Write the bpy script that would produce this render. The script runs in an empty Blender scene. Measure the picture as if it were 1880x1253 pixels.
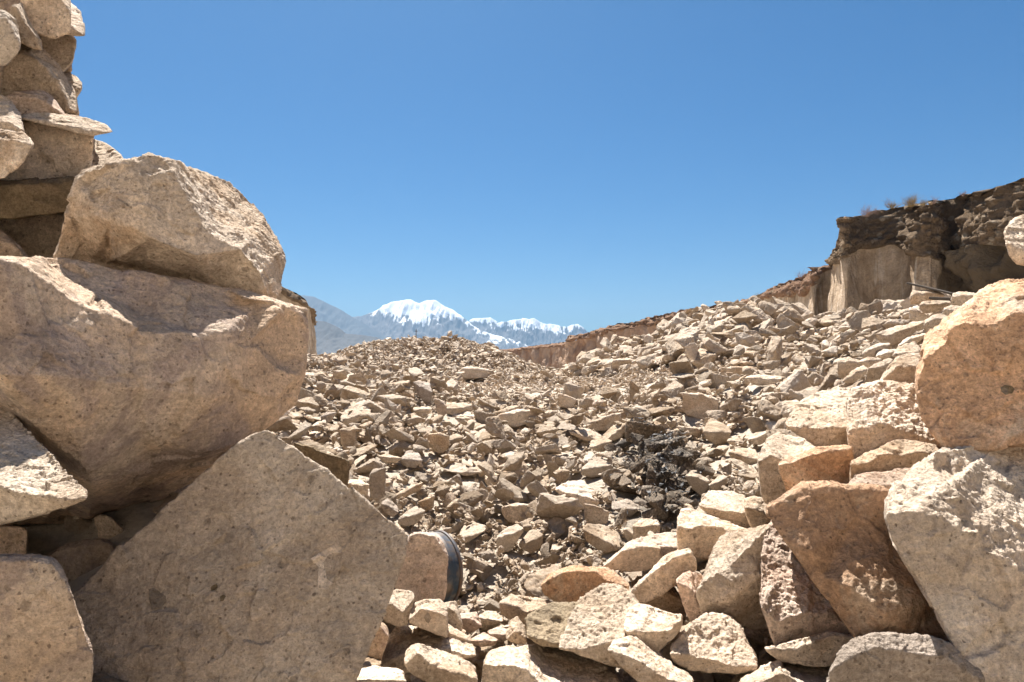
import bpy, bmesh, math, random
import numpy as np
from mathutils import Vector, Matrix
from mathutils.geometry import delaunay_2d_cdt
S = bpy.context.scene
COL = S.collection
random.seed(7); rng = np.random.default_rng(7)
F0, CX, HY = 1253.0, 940.0, 655.0          # focal length, centre column, horizon row of the photograph
# ---------------------------------------------------------------- camera
cd = bpy.data.cameras.new('camera'); cam = bpy.data.objects.new('camera', cd); COL.objects.link(cam)
cam.location = (0, 0, 0); cam.rotation_euler = (math.pi/2, 0, 0)
cd.sensor_width = 36; cd.lens = 36*F0/1880; cd.shift_y = (HY-626.5)/1880
cd.clip_start = .1; cd.clip_end = 60000
S.camera = cam
# ---------------------------------------------------------------- sky and sun
SUN_AZ, SUN_EL = math.radians(-17), math.radians(62)      # azimuth from +Y towards +X
w = bpy.data.worlds.new('World'); S.world = w; w.use_nodes = True
nt = w.node_tree; bg = nt.nodes['Background']
sky = nt.nodes.new('ShaderNodeTexSky'); sky.sky_type = 'NISHITA'; sky.sun_disc = False
sky.sun_elevation = SUN_EL; sky.sun_rotation = SUN_AZ
sky.altitude = 1200; sky.air_density = .82; sky.dust_density = 2.2; sky.ozone_density = 5
gm = nt.nodes.new('ShaderNodeGamma'); gm.inputs[1].default_value = 1.0
hs = nt.nodes.new('ShaderNodeHueSaturation'); hs.inputs['Saturation'].default_value = 1.42; hs.inputs['Value'].default_value = 1.0
nt.links.new(sky.outputs[0], gm.inputs[0]); nt.links.new(gm.outputs[0], hs.inputs['Color']); wb = nt.nodes.new('ShaderNodeMix'); wb.data_type = 'RGBA'; wb.blend_type = 'MULTIPLY'; wb.inputs[0].default_value = 1; wb.inputs[7].default_value = (.54, .75, .71, 1)
nt.links.new(hs.outputs[0], wb.inputs[6]); nt.links.new(wb.outputs[2], bg.inputs[0]); bg.inputs[1].default_value = .050
sl = bpy.data.lights.new('sun', 'SUN'); sun = bpy.data.objects.new('sun', sl); COL.objects.link(sun)
sl.energy = 5.0; sl.angle = math.radians(.53); sl.color = (1, .955, .89)
sd = Vector((math.sin(SUN_AZ)*math.cos(SUN_EL), math.cos(SUN_AZ)*math.cos(SUN_EL), math.sin(SUN_EL)))
sun.rotation_euler = sd.to_track_quat('Z', 'Y').to_euler()
S.view_settings.view_transform = 'Standard'; S.view_settings.look = 'None'
S.view_settings.exposure = 1.62; S.view_settings.gamma = 1
S.cycles.max_bounces = 7; S.cycles.diffuse_bounces = 6; S.cycles.volume_bounces = 0
S.cycles.use_adaptive_sampling = True; S.cycles.use_denoising = True
# ---------------------------------------------------------------- helpers
def P(px, py, d): return ((px-CX)/F0*d, d, -(py-HY)/F0*d)
_perm = np.random.default_rng(3).permutation(256); _perm = np.concatenate([_perm, _perm, _perm])
_g = np.random.default_rng(4).normal(size=(256, 3)); _g /= np.linalg.norm(_g, axis=1)[:, None]
def perlin(p):
    i = np.floor(p).astype(np.int64); f = p-i; i &= 255
    u = f*f*f*(f*(f*6-15)+10); r = np.zeros(len(p))
    for dx in (0, 1):
        wx = u[:, 0] if dx else 1-u[:, 0]
        for dy in (0, 1):
            wy = u[:, 1] if dy else 1-u[:, 1]
            for dz in (0, 1):
                wz = u[:, 2] if dz else 1-u[:, 2]
                h = _perm[_perm[_perm[(i[:, 0]+dx) & 255]+((i[:, 1]+dy) & 255)]+((i[:, 2]+dz) & 255)]
                g = _g[h]; r += wx*wy*wz*(g[:, 0]*(f[:, 0]-dx)+g[:, 1]*(f[:, 1]-dy)+g[:, 2]*(f[:, 2]-dz))
    return r*1.6
def fbm(p, n=4, lac=2.03, gain=.5, bil=False):
    a = 1; r = 0; q = p.copy()
    for k in range(n):
        v = perlin(q+k*17.3)
        r = r+a*((np.abs(v)*2-.6) if bil else v); a *= gain; q = q*lac
    return r
def mesh_np(name, co, faces, mat=None, smooth=False, attrs=None):
    """faces: (n,k) int array"""
    me = bpy.data.meshes.new(name); co = np.asarray(co, np.float32); faces = np.asarray(faces, np.int32)
    me.vertices.add(len(co)); me.vertices.foreach_set('co', co.ravel())
    n, k = faces.shape
    me.loops.add(n*k); me.loops.foreach_set('vertex_index', faces.ravel())
    me.polygons.add(n); me.polygons.foreach_set('loop_start', np.arange(n, dtype=np.int32)*k)
    me.update(calc_edges=True)
    me.polygons.foreach_set('use_smooth', np.full(n, smooth))
    for an, av in (attrs or {}).items():
        at = me.attributes.new(an, 'FLOAT', 'POINT'); at.data.foreach_set('value', np.asarray(av, np.float32))
    if mat: me.materials.append(mat)
    me.update(); return me
def grid_faces(nr, nc, off=0):
    a = np.arange(nr*nc).reshape(nr, nc)+off
    return np.stack([a[:-1, :-1], a[:-1, 1:], a[1:, 1:], a[1:, :-1]], -1).reshape(-1, 4)
def link(name, me, loc=(0, 0, 0), parent=None):
    o = bpy.data.objects.new(name, me); COL.objects.link(o); o.location = loc
    if parent: o.parent = parent
    return o
def tag(o, label=None, cat=None, group=None, kind=None):
    if label: o['label'] = label
    if cat: o['category'] = cat
    if group: o['group'] = group
    if kind: o['kind'] = kind
    return o
def empty(name, loc):
    o = bpy.data.objects.new(name, None); COL.objects.link(o); o.location = loc; o.empty_display_size = .1; return o
def remesh(verts, faces, voxel, smooth_it=2):
    me = bpy.data.meshes.new('tmp'); me.from_pydata(verts, [], faces)
    bm = bmesh.new(); bm.from_mesh(me); bmesh.ops.recalc_face_normals(bm, faces=bm.faces); bm.to_mesh(me); bm.free()
    o = bpy.data.objects.new('tmp', me); COL.objects.link(o)
    m = o.modifiers.new('r', 'REMESH'); m.mode = 'VOXEL'; m.voxel_size = voxel; m.adaptivity = 0
    if smooth_it:
        s = o.modifiers.new('s', 'SMOOTH'); s.iterations = smooth_it; s.factor = .5
    dg = bpy.context.evaluated_depsgraph_get(); ev = o.evaluated_get(dg); mm = ev.to_mesh()
    n = len(mm.vertices); co = np.empty(n*3, np.float32); mm.vertices.foreach_get('co', co)
    no = np.empty(n*3, np.float32); mm.vertices.foreach_get('normal', no)
    ls = np.empty(len(mm.polygons), np.int32); mm.polygons.foreach_get('loop_total', ls)
    vi = np.empty(len(mm.loops), np.int32); mm.loops.foreach_get('vertex_index', vi)
    assert (ls == 4).all(); f = vi.reshape(-1, 4)
    ev.to_mesh_clear(); bpy.data.objects.remove(o); bpy.data.meshes.remove(me)
    return co.reshape(-1, 3).astype(float), no.reshape(-1, 3).astype(float), f
# ---------------------------------------------------------------- materials
class N:
    def __init__(s, name):
        s.m = bpy.data.materials.new(name); s.m.use_nodes = True; s.t = s.m.node_tree
        s.b = s.t.nodes['Principled BSDF']; s.b.inputs['Roughness'].default_value = .93
        s.b.inputs['Specular IOR Level'].default_value = .15
    def n(s, typ, **kw):
        x = s.t.nodes.new(typ)
        for k, v in kw.items():
            if k in ('i',):
                for a, b in v.items(): 
                    if hasattr(b, 'links') or isinstance(b, bpy.types.NodeSocket): s.t.links.new(b, x.inputs[a])
                    else: x.inputs[a].default_value = b
            else: setattr(x, k, v)
        return x
    def noise(s, vec, scale, detail=4, rough=.55, dist=0):
        return s.n('ShaderNodeTexNoise', i={'Vector': vec, 'Scale': scale, 'Detail': detail, 'Roughness': rough, 'Distortion': dist}).outputs['Fac']
    def ramp(s, fac, a, b, ca=(0, 0, 0, 1), cb=(1, 1, 1, 1)):
        r = s.n('ShaderNodeValToRGB', i={'Fac': fac}); e = r.color_ramp.elements
        e[0].position = a; e[1].position = b; e[0].color = ca; e[1].color = cb; return r.outputs[0]
    def mix(s, fac, a, b, mode='MIX'):
        x = s.t.nodes.new('ShaderNodeMix'); x.data_type = 'RGBA'; x.blend_type = mode
        for k, v in ((0, fac), (6, a), (7, b)):
            if isinstance(v, bpy.types.NodeSocket): s.t.links.new(v, x.inputs[k])
            else: x.inputs[k].default_value = (v if k == 0 else (*v, 1) if len(v) == 3 else v)
        return x.outputs[2]
    def math(s, op, a, b=0, c=None, clamp=False):
        x = s.t.nodes.new('ShaderNodeMath'); x.operation = op; x.use_clamp = clamp
        for k, v in enumerate((a, b) if c is None else (a, b, c)):
            if isinstance(v, bpy.types.NodeSocket): s.t.links.new(v, x.inputs[k])
            else: x.inputs[k].default_value = v
        return x.outputs[0]
    def bump(s, h, strength, dist, prev=None):
        i = {'Height': h, 'Strength': strength, 'Distance': dist}
        if prev: i['Normal'] = prev
        return s.n('ShaderNodeBump', i=i).outputs[0]
    def attr(s, name):
        g = s.n('ShaderNodeAttribute', attribute_name=name, attribute_type='GEOMETRY').outputs['Fac']
        o = s.n('ShaderNodeAttribute', attribute_name=name, attribute_type='OBJECT').outputs['Fac']
        return s.math('ADD', g, o)
def rock_mat(name, c1, c2, stain, stain_amt=.5, sc=1.0, bump=1.0, clast=1.0, huev=.25, gain=1.2):
    """volcanic tuff: two body colours, oxide stains, dark clasts, pores. sc = size of the pattern in 1/m"""
    k = N(name); tc = k.n('ShaderNodeTexCoord').outputs['Object']
    rnd = k.n('ShaderNodeObjectInfo').outputs['Random']
    tint = k.attr('tint'); soot = k.attr('soot')
    vm = k.n('ShaderNodeVectorMath', operation='ADD', i={0: tc}); cx = k.n('ShaderNodeCombineXYZ', i={0: k.math('MULTIPLY', rnd, 37), 1: k.math('MULTIPLY', tint, 23)})
    k.t.links.new(cx.outputs[0], vm.inputs[1]); v = vm.outputs[0]
    big = k.noise(v, 1.7*sc, 5, .6, .6); mid = k.noise(v, 7*sc, 6, .65, .3); fine = k.noise(v, 45*sc, 5, .7)
    c = k.mix(k.ramp(big, .42, .58), c1, c2)
    c = k.mix(k.math('MULTIPLY', k.ramp(k.noise(v, 1.7*sc, 8, .72, 1.2), .49, .58), stain_amt, clamp=True), c, stain)
    c = k.mix(1, c, k.ramp(k.noise(v, 3.3*sc, 8, .7, .8), .3, .7, (.70, .67, .64, 1), (1.2, 1.2, 1.2, 1)), 'MULTIPLY')
    c = k.mix(1, c, k.ramp(mid, .25, .75, (.80, .79, .77, 1), (1.14, 1.14, 1.15, 1)), 'MULTIPLY')
    c = k.mix(1, c, k.ramp(fine, .36, .64, (.70, .67, .64, 1), (1.18, 1.18, 1.18, 1)), 'MULTIPLY')
    c = k.mix(1, c, k.ramp(k.noise(v, 105*sc, 4, .75), .38, .62, (.82, .8, .78, 1), (1.1, 1.1, 1.1, 1)), 'MULTIPLY')
    # lines of bedding and hairline cracks
    mp = k.n('ShaderNodeMapping', i={'Vector': v, 'Rotation': (.5, .35, .2), 'Scale': (1, 1.6, 7)}).outputs[0]
    bed = k.noise(mp, 2.6*sc, 7, .7, .4)
    c = k.mix(1, c, k.ramp(bed, .35, .65, (.86, .85, .84, 1), (1.08, 1.08, 1.08, 1)), 'MULTIPLY')
    # every stone leans to grey, buff or pink
    hv = k.math('FRACT', k.math('ADD', k.math('MULTIPLY', tint, 5.7), 7)); 
    c = k.mix(k.math('MULTIPLY', hv, huev), c, (.47, .44, .405))
    # clasts
    def spots(scale, lo, hi, g=.5):
        d = k.n('ShaderNodeTexVoronoi', i={'Vector': v, 'Scale': scale, 'Randomness': 1}).outputs['Distance']
        d2 = k.math('ADD', d, k.math('MULTIPLY', k.math('SUBTRACT', k.noise(v, scale*2.2, 3), .5), .5))
        gate = k.ramp(k.noise(v, scale*.45, 2), g, g+.06)
        return k.math('MULTIPLY', k.ramp(d2, lo, hi, (1, 1, 1, 1), (0, 0, 0, 1)), gate)
    s0 = spots(4.2*sc, .07, .10); c = k.mix(k.math('MULTIPLY', s0, .6*clast, clamp=True), c, (.27, .225, .19))
    s1 = spots(11*sc, .10, .17); s2 = spots(34*sc, .12, .2, .44); s3 = spots(80*sc, .14, .24, .46)
    c = k.mix(k.math('MULTIPLY', s1, .55*clast, clamp=True), c, (.15, .115, .085))
    c = k.mix(k.math('MULTIPLY', s2, .6*clast, clamp=True), c, (.14, .10, .075))
    c = k.mix(k.math('MULTIPLY', s3, .4*clast, clamp=True), c, (.17, .125, .09))
    # brightness of each stone, soot
    c = k.mix(1, c, k.ramp(k.math('ADD', k.math('MULTIPLY', tint, .5), .5), 0, 1, (.66, .62, .56, 1), (1.2, 1.19, 1.17, 1)), 'MULTIPLY')
    c = k.mix(1, c, (gain, gain, gain), 'MULTIPLY')
    so = k.math('MULTIPLY', soot, k.ramp(k.noise(v, 6*sc, 4), .32, .5), clamp=True)
    c = k.mix(k.math('MULTIPLY', so, .88), c, (.03, .027, .025))
    k.t.links.new(c, k.b.inputs['Base Color'])
    h = k.math('ADD', k.math('ADD', k.math('MULTIPLY', mid, .5), k.math('MULTIPLY', bed, .35)), k.math('MULTIPLY', k.math('ADD', s1, s2), -.18))
    b1 = k.bump(h, .8*bump, .05/sc)
    b2 = k.bump(fine, 1.0*bump, .02/sc, b1)
    b3 = k.bump(k.noise(v, 130*sc, 3, .75), .8*bump, .006/sc, b2)
    k.t.links.new(b3, k.b.inputs['Normal'])
    return k.m
M = {
 'pale': rock_mat('pale_tuff', (.70, .615, .52), (.64, .54, .435), (.56, .43, .31), .5),
 'tan':  rock_mat('tan_tuff', (.69, .60, .505), (.63, .525, .415), (.53, .39, .265), .65),
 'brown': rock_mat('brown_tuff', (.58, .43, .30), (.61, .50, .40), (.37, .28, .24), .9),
 'orange': rock_mat('orange_tuff', (.63, .42, .275), (.58, .385, .26), (.66, .55, .44), .8, huev=.1),
 'pink': rock_mat('pink_tuff', (.64, .53, .45), (.60, .465, .38), (.54, .37, .27), .6),
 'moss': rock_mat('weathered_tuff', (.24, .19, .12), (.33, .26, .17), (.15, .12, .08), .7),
 'grey': rock_mat('grey_tuff', (.45, .395, .35), (.40, .35, .31), (.52, .44, .36), .5),
 'rubble': rock_mat('rubble_tuff', (.585, .50, .405), (.52, .43, .335), (.44, .33, .23), .6, sc=1.6, clast=.5, huev=.35, gain=1.06),
}
# ---------------------------------------------------------------- terrain height z(x,y)
_cp = [(900,1300,4.0),(600,1350,4.0),(1250,1330,4.0),(870,1115,5.7),(700,1115,5.3),(1100,1090,5.7),(560,1035,6),(1320,1085,5.2),(1550,1155,4.2),
 (400,850,8),
 (900,960,7.3),(700,910,7.6),(1100,910,7.9),(1260,865,8.5),(1400,835,8.2),(1600,835,6.3),(1850,790,5.5),
 (600,815,9.2),(800,845,9.0),(950,848,9.3),(1100,812,10),(1300,778,11),(1450,778,9.6),(1850,690,7.5),
 (560,725,13),(700,722,13.5),(850,775,12),(980,755,13),(1100,755,14),(600,700,15),(740,698,15),(860,715,16),
 (800,702,20),(950,700,19),(620,676,22),(1050,703,19),(1150,698,19),(1200,665,26),(1110,676,26),(1050,684,28),
 (1280,704,12.6),(1380,700,12),(1440,706,11.5),(1300,716,14.6),(1400,711,14),(680,712,17.5),(1580,710,11),(1300,692,17),(1180,672,23),(1300,652,19),(1450,667,16),(1600,667,13),
 (1030,690,31),(1063,682,30),(1107,656,29),(1149,642,28),(1203,627,27),(1248,602,26),(1296,586,25),(1350,576,24),(1400,576,23),(1442,594,22),(1484,610,21),(1530,604,19),(1580,592,18),(1700,588,15),(1850,548,13),
 (780,702,24.5),(780,652,28),(780,628,32),(720,632,32),(680,636,31.5),(850,630,32.5),(900,644,31.5),(950,668,29.5),(990,698,27),(640,650,31),(590,668,30),(800,695,25),(500,676,28)]
_cz = [(.75,4,-.55),(.75,3,-1.1),(.9,2.6,-1.1),(1.1,3,-.5),(.55,4.5,-1.1),(.45,5,-1.4),(.6,6,-.75),(.75,6,-.35),(.9,6,.1),(1.1,8,.9),(.85,5,.1),(.66,8.5,.25),(.5,8.5,-.25),(.55,7,-.45),
 (-.75,4.5,.1),(-.6,4.6,.0),(-.45,4.5,-.5),(-.75,3.3,-.95),(-.95,4.5,1.1),(-1.1,6,1.8),(-1.1,3,-.2),(-1.1,4.5,1.5),(-.8,5.2,.8),(-.5,5.6,-.35),(-.55,7,.1),(-.9,8,1.5),
 (.3,31,.3),(.25,33,-.6),(.18,34,-1.2),(.4,29,.3),(.1,42,-2),(-.15,42,-2),(.5,32,-.5),(.7,30,.0),(-.4,40,-2),(-.4,55,-3),(0,60,-3.5),(.4,60,-3.5),(.8,50,-2),(-.13,37,-.5),
 (-.7,2,-1.45),(0,2,-1.6),(.8,2,-1.45),(0,1.4,-1.3),(0,2.8,-1.75),(1.1,14,1.5),(-1.0,14,1.5),(-.7,25,-.5)]
_pts = [((px-CX)/F0, d, -(py-HY)/F0*d) for px, py, d in _cp]+_cz
_A = np.array([(u*3.2, math.log(d)*1.35) for u, d, z in _pts]); _Z = np.array([z for *_, z in _pts])
def _phi(r2): return np.where(r2 > 1e-12, .5*r2*np.log(np.maximum(r2, 1e-12)), 0)
_n = len(_A); _K = _phi(((_A[:, None]-_A[None])**2).sum(-1))+np.eye(_n)*.002
_Q = np.hstack([np.ones((_n, 1)), _A])
_sol = np.linalg.solve(np.block([[_K, _Q], [_Q.T, np.zeros((3, 3))]]), np.concatenate([_Z, np.zeros(3)]))
def height(x, y):
    x = np.asarray(x, float).ravel(); y = np.asarray(y, float).ravel(); out = np.empty(len(x))
    r = np.hypot(x, y)
    for s in range(0, len(x), 20000):
        xs, ys = x[s:s+20000], y[s:s+20000]
        d = np.clip(ys, 1.4, 60); u = np.clip(xs/d, -1.15, 1.15)
        q = np.stack([u*3.2, np.log(d)*1.35], 1)
        k = _phi(((q[:, None]-_A[None])**2).sum(-1))
        out[s:s+20000] = k@_sol[:_n]+_sol[_n]+q@_sol[_n+1:]
    plain = -3.5
    t = np.clip((r-48)/30, 0, 1); t = t*t*(3-2*t)
    behind = np.clip((1.4-y)/3, 0, 1)
    out = out*(1-t)+plain*t
    bounce_bank = np.clip((-.7-y)*.95, 0, 9)*np.clip((60-r)/30, 0, 1)  # unseen slope behind the camera, added to bounce sun onto the shaded faces
    return out*(1-behind)+(-1.3+bounce_bank)*behind  # unseen ground underfoot is raised too, for more bounced light
_ds = np.geomspace(5, 20, 400); _h = height((1212-CX)/F0*_ds, _ds)
SOOT_C = P(1212, 868, float(_ds[np.where(-(878-HY)/F0*_ds <= _h)[0][0]]))
print('soot', SOOT_C)
def soot_at(x, y):
    """burnt patch in the rubble"""
    c = SOOT_C; X = (x-c[0]); Y = (y-c[1])
    return np.clip(1.45-np.hypot((X-.12*Y)/.50, Y/1.9), 0, 1)
# ground sheet: polar grid from underfoot to the horizon
k = N('rubble_dust'); tc = k.n('ShaderNodeTexCoord').outputs['Object']
c = k.mix(k.ramp(k.noise(tc, .9, 6, .6), .35, .65), (.62, .54, .445), (.55, .465, .37))
c = k.mix(1, c, k.ramp(k.noise(tc, 14, 8, .75), .3, .7, (.72, .7, .68, 1), (1.12, 1.12, 1.1, 1)), 'MULTIPLY')
far = k.n('ShaderNodeVectorMath', operation='LENGTH', i={0: tc}).outputs['Value']
c = k.mix(k.ramp(k.math('DIVIDE', far, 400), .2, 1), c, (.20, .15, .10))
so = k.attr('soot'); c = k.mix(k.math('MULTIPLY', so, k.ramp(k.noise(tc, 9, 4), .35, .5), clamp=True), c, (.05, .045, .04))
k.t.links.new(c, k.b.inputs['Base Color'])
k.t.links.new(k.bump(k.noise(tc, 22, 8, .75), 1, .06, k.bump(k.noise(tc, 5, 6, .6), .6, .15)), k.b.inputs['Normal'])
MG = k.m
nth = 720; rad = np.concatenate([np.geomspace(.02, 3, 40), np.geomspace(3.1, 48, 300), np.geomspace(49, 30000, 60)])
th = np.linspace(0, 2*math.pi, nth+1)
R_, T_ = np.meshgrid(rad, th, indexing='ij'); X_ = (R_*np.sin(T_)).ravel(); Y_ = (R_*np.cos(T_)).ravel()
Z_ = height(X_, Y_); nz = fbm(np.stack([X_*1.3, Y_*1.3, X_*0], 1), 4)*.07
sink = np.where(Y_ > 3, .10, 0)+np.clip((R_.ravel()-16)/40, 0, .12)
Z_ = Z_+nz*(R_.ravel() < 80)-sink*(R_.ravel() < 60)
co = np.stack([X_, Y_, Z_], 1)
tag(link('ground', mesh_np('ground', co, grid_faces(len(rad), nth+1), MG, True, {'soot': soot_at(X_, Y_)*.8})), kind='structure')
# ---------------------------------------------------------------- mountains
def mountain_mat(name, rock1, rock2, snow_lo=None, snow_hi=None):
    k = N(name); tc = k.n('ShaderNodeTexCoord').outputs['Object']
    c = k.mix(k.ramp(k.noise(tc, .004, 8, .65), .35, .65), rock1, rock2)
    if snow_lo is not None:
        a = k.n('ShaderNodeAttribute', attribute_name='snow').outputs['Fac']
        s = k.math('ADD', a, k.math('MULTIPLY', k.math('SUBTRACT', k.noise(tc, .009, 9, .75), .5), 1.3))
        c = k.mix(k.ramp(s, .43, .58), c, (.86, .88, .9))
    k.t.links.new(c, k.b.inputs['Base Color']); return k.m
def mountain(name, prof, D, depth_w, mat, snow=None, amp=.10, seed=0, sc=1):
    px = np.array([p[0] for p in prof], float); py = np.array([p[1] for p in prof], float)
    nc, nr = 700, 160
    cx = np.linspace(px[0], px[-1], nc); crest = -(np.interp(cx, px, py)-HY)/F0*D+12
    xx = (cx-CX)/F0*D; s = np.linspace(-1, 1, nr)
    X, Sg = np.meshgrid(xx, s); H = np.tile(crest, (nr, 1))
    # smoother profile away from the crest line
    blur = crest.copy()
    for _ in range(60): blur = np.convolve(np.pad(blur, 2, 'edge'), np.ones(5)/5, 'valid')
    t = np.abs(Sg); prof_s = (1-t)**1.25
    H = (H*(1-np.clip(t*4, 0, 1))+np.tile(blur, (nr, 1))*np.clip(t*4, 0, 1))*prof_s
    Y = D+Sg*depth_w
    q = np.stack([X.ravel()/(230*sc)+seed, Y.ravel()/(900*sc), H.ravel()/(700*sc)], 1)
    g = -np.abs(fbm(q, 5, bil=False)).reshape(X.shape)
    g2 = fbm(np.stack([X.ravel()/(60*sc)+seed, Y.ravel()/(200*sc), X.ravel()*0+seed], 1), 4).reshape(X.shape)
    edge = np.clip(t*9, .12, 1)*np.clip((1-t)*4, 0, 1)
    H2 = H+(g*amp*crest.max()+g2*amp*.35*crest.max())*edge-12
    at = {}
    if snow:
        lo = snow
        line = np.interp(X[0], [(a[0]-CX)/F0*D for a in lo], [-(a[1]-HY)/F0*D for a in lo])
        g3 = fbm(np.stack([X.ravel()/(38*sc)+seed, Y.ravel()/700, X.ravel()*0+seed*2], 1), 4).reshape(X.shape)
        sn = (H2+g*110-line[None])/(crest.max()*.2)*.5+.5+g2*.3+g3*.16
        at['snow'] = np.clip(sn, 0, 1).ravel()
    o = link(name, mesh_np(name, np.stack([X.ravel(), Y.ravel(), H2.ravel()-4], 1), grid_faces(nr, nc), mat, True, at))
    return tag(o, kind='structure')
MS = mountain_mat('volcano_rock_and_snow', (.09, .09, .095), (.13, .12, .12), 0, 1)
MH = mountain_mat('dark_hill_rock', (.055, .06, .065), (.085, .085, .085))
mountain('snowy_mountain', [(440,655),(520,612),(600,592),(640,582),(665,579),(690,570),(705,559),(720,553),(745,549),(755,549),(762,553),(770,556),(780,551),(800,549),(808,555),(817,562),(830,567),(845,577),(858,587),(870,598),(885,607),(930,620),(1000,640),(1100,655)],
   9000, 1500, MS, snow=[(600,560),(672,566),(700,580),(740,590),(780,604),(820,588),(850,590),(870,604),(900,625),(1100,640)], seed=3, amp=.15)
mountain('snowy_saddle', [(800,650),(840,610),(860,588),(868,584),(885,583),(900,582),(912,589),(925,600),(950,620),(1000,650)], 9800, 900, MS,
   snow=[(800,590),(870,594),(900,599),(950,600)], seed=9, sc=.8)
mountain('snowy_ridge', [(840,655),(875,615),(890,605),(905,596),(915,592),(925,589),(945,586),(960,583),(972,585),(981,583),(990,589),(1000,594),(1015,594),(1030,598),(1040,599),(1048,596),(1060,594),(1070,600),(1078,607),(1090,618),(1120,632),(1180,655)],
   9300, 800, MS, snow=[(840,600),(900,601),(940,606),(980,606),(1020,615),(1060,606),(1100,600)], seed=15, sc=.7, amp=.16)
mountain('mountain_flank', [(250,655),(380,575),(470,548),(520,543),(560,541),(575,543),(590,550),(610,560),(625,567),(640,577),(660,588),(700,612),(740,632),(800,655)], 8200, 1500, MH, amp=.06, seed=21)
mountain('hills', [(300,640),(420,600),(500,592),(560,590),(580,587),(595,588),(610,594),(622,600),(635,611),(660,613),(690,617),(720,630),(760,642),(900,655)], 3600, 700, MH, amp=.07, seed=30, sc=.5)
# ---------------------------------------------------------------- quarry cliffs
def streak_mat(name='sawn_tuff_face', red=0.):
    k = N(name); tc = k.n('ShaderNodeTexCoord').outputs['Object']
    mp = k.n('ShaderNodeMapping', i={'Vector': tc, 'Scale': (1, 1, .12)}).outputs[0]
    st = k.noise(mp, .8, 9, .72, .5); st2 = k.noise(mp, .3, 7, .7, .5)
    c = k.mix(k.ramp(st2, .35, .65), (.44, .34, .24), (.58, .47, .36))
    c = k.mix(k.math('MULTIPLY', k.ramp(st, .44, .6), .85), c, (.27, .19, .12)); c = k.mix(k.math('MULTIPLY', k.ramp(k.noise(mp, 1.6, 7, .7), .54, .66), .75), c, (.66, .58, .49))
    c = k.mix(1, c, k.ramp(k.noise(tc, .9, 9, .75), .33, .67, (.62, .59, .56, 1), (1.22, 1.2, 1.18, 1)), 'MULTIPLY')
    if red: c = k.mix(red, c, k.mix(k.ramp(k.noise(mp, .3, 6), .4, .6), (.26, .145, .09), (.40, .27, .19)))
    dk = k.n('ShaderNodeAttribute', attribute_name='rough').outputs['Fac']
    c = k.mix(dk, c, (.12, .09, .06))
    k.t.links.new(c, k.b.inputs['Base Color']); k.t.links.new(k.bump(k.noise(tc, 2.2, 8, .7), .8, .5), k.b.inputs['Normal']); return k.m
def rim_mat(name, a, b, cob):
    k = N(name); tc = k.n('ShaderNodeTexCoord').outputs['Object']
    mp = k.n('ShaderNodeMapping', i={'Vector': tc, 'Scale': (1, 1, 2.2)}).outputs[0]
    c = k.mix(k.ramp(k.noise(mp, .5, 8, .7), .35, .65), a, b)
    vo = k.n('ShaderNodeTexVoronoi', i={'Vector': tc, 'Scale': 1.5}); 
    sp = k.math('MULTIPLY', k.ramp(vo.outputs['Distance'], .22, .34, (1, 1, 1, 1), (0, 0, 0, 1)), k.ramp(k.noise(tc, .35, 3), .46, .56))
    c = k.mix(k.math('MULTIPLY', sp, .8), c, cob)
    c = k.mix(1, c, k.ramp(k.noise(tc, 4, 8, .75), .3, .7, (.6, .58, .55, 1), (1.25, 1.22, 1.2, 1)), 'MULTIPLY')
    k.t.links.new(c, k.b.inputs['Base Color'])
    k.t.links.new(k.bump(k.noise(tc, 3, 8, .75), 1, .7), k.b.inputs['Normal']); return k.m
MSAW = streak_mat(); MSR = streak_mat('red_quarry_face', .8); MRIM = rim_mat('conglomerate_overburden', (.21, .15, .095), (.31, .225, .15), (.56, .47, .36))
MRED = rim_mat('red_overburden', (.27, .16, .10), (.36, .23, .155), (.42, .31, .21))
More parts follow.
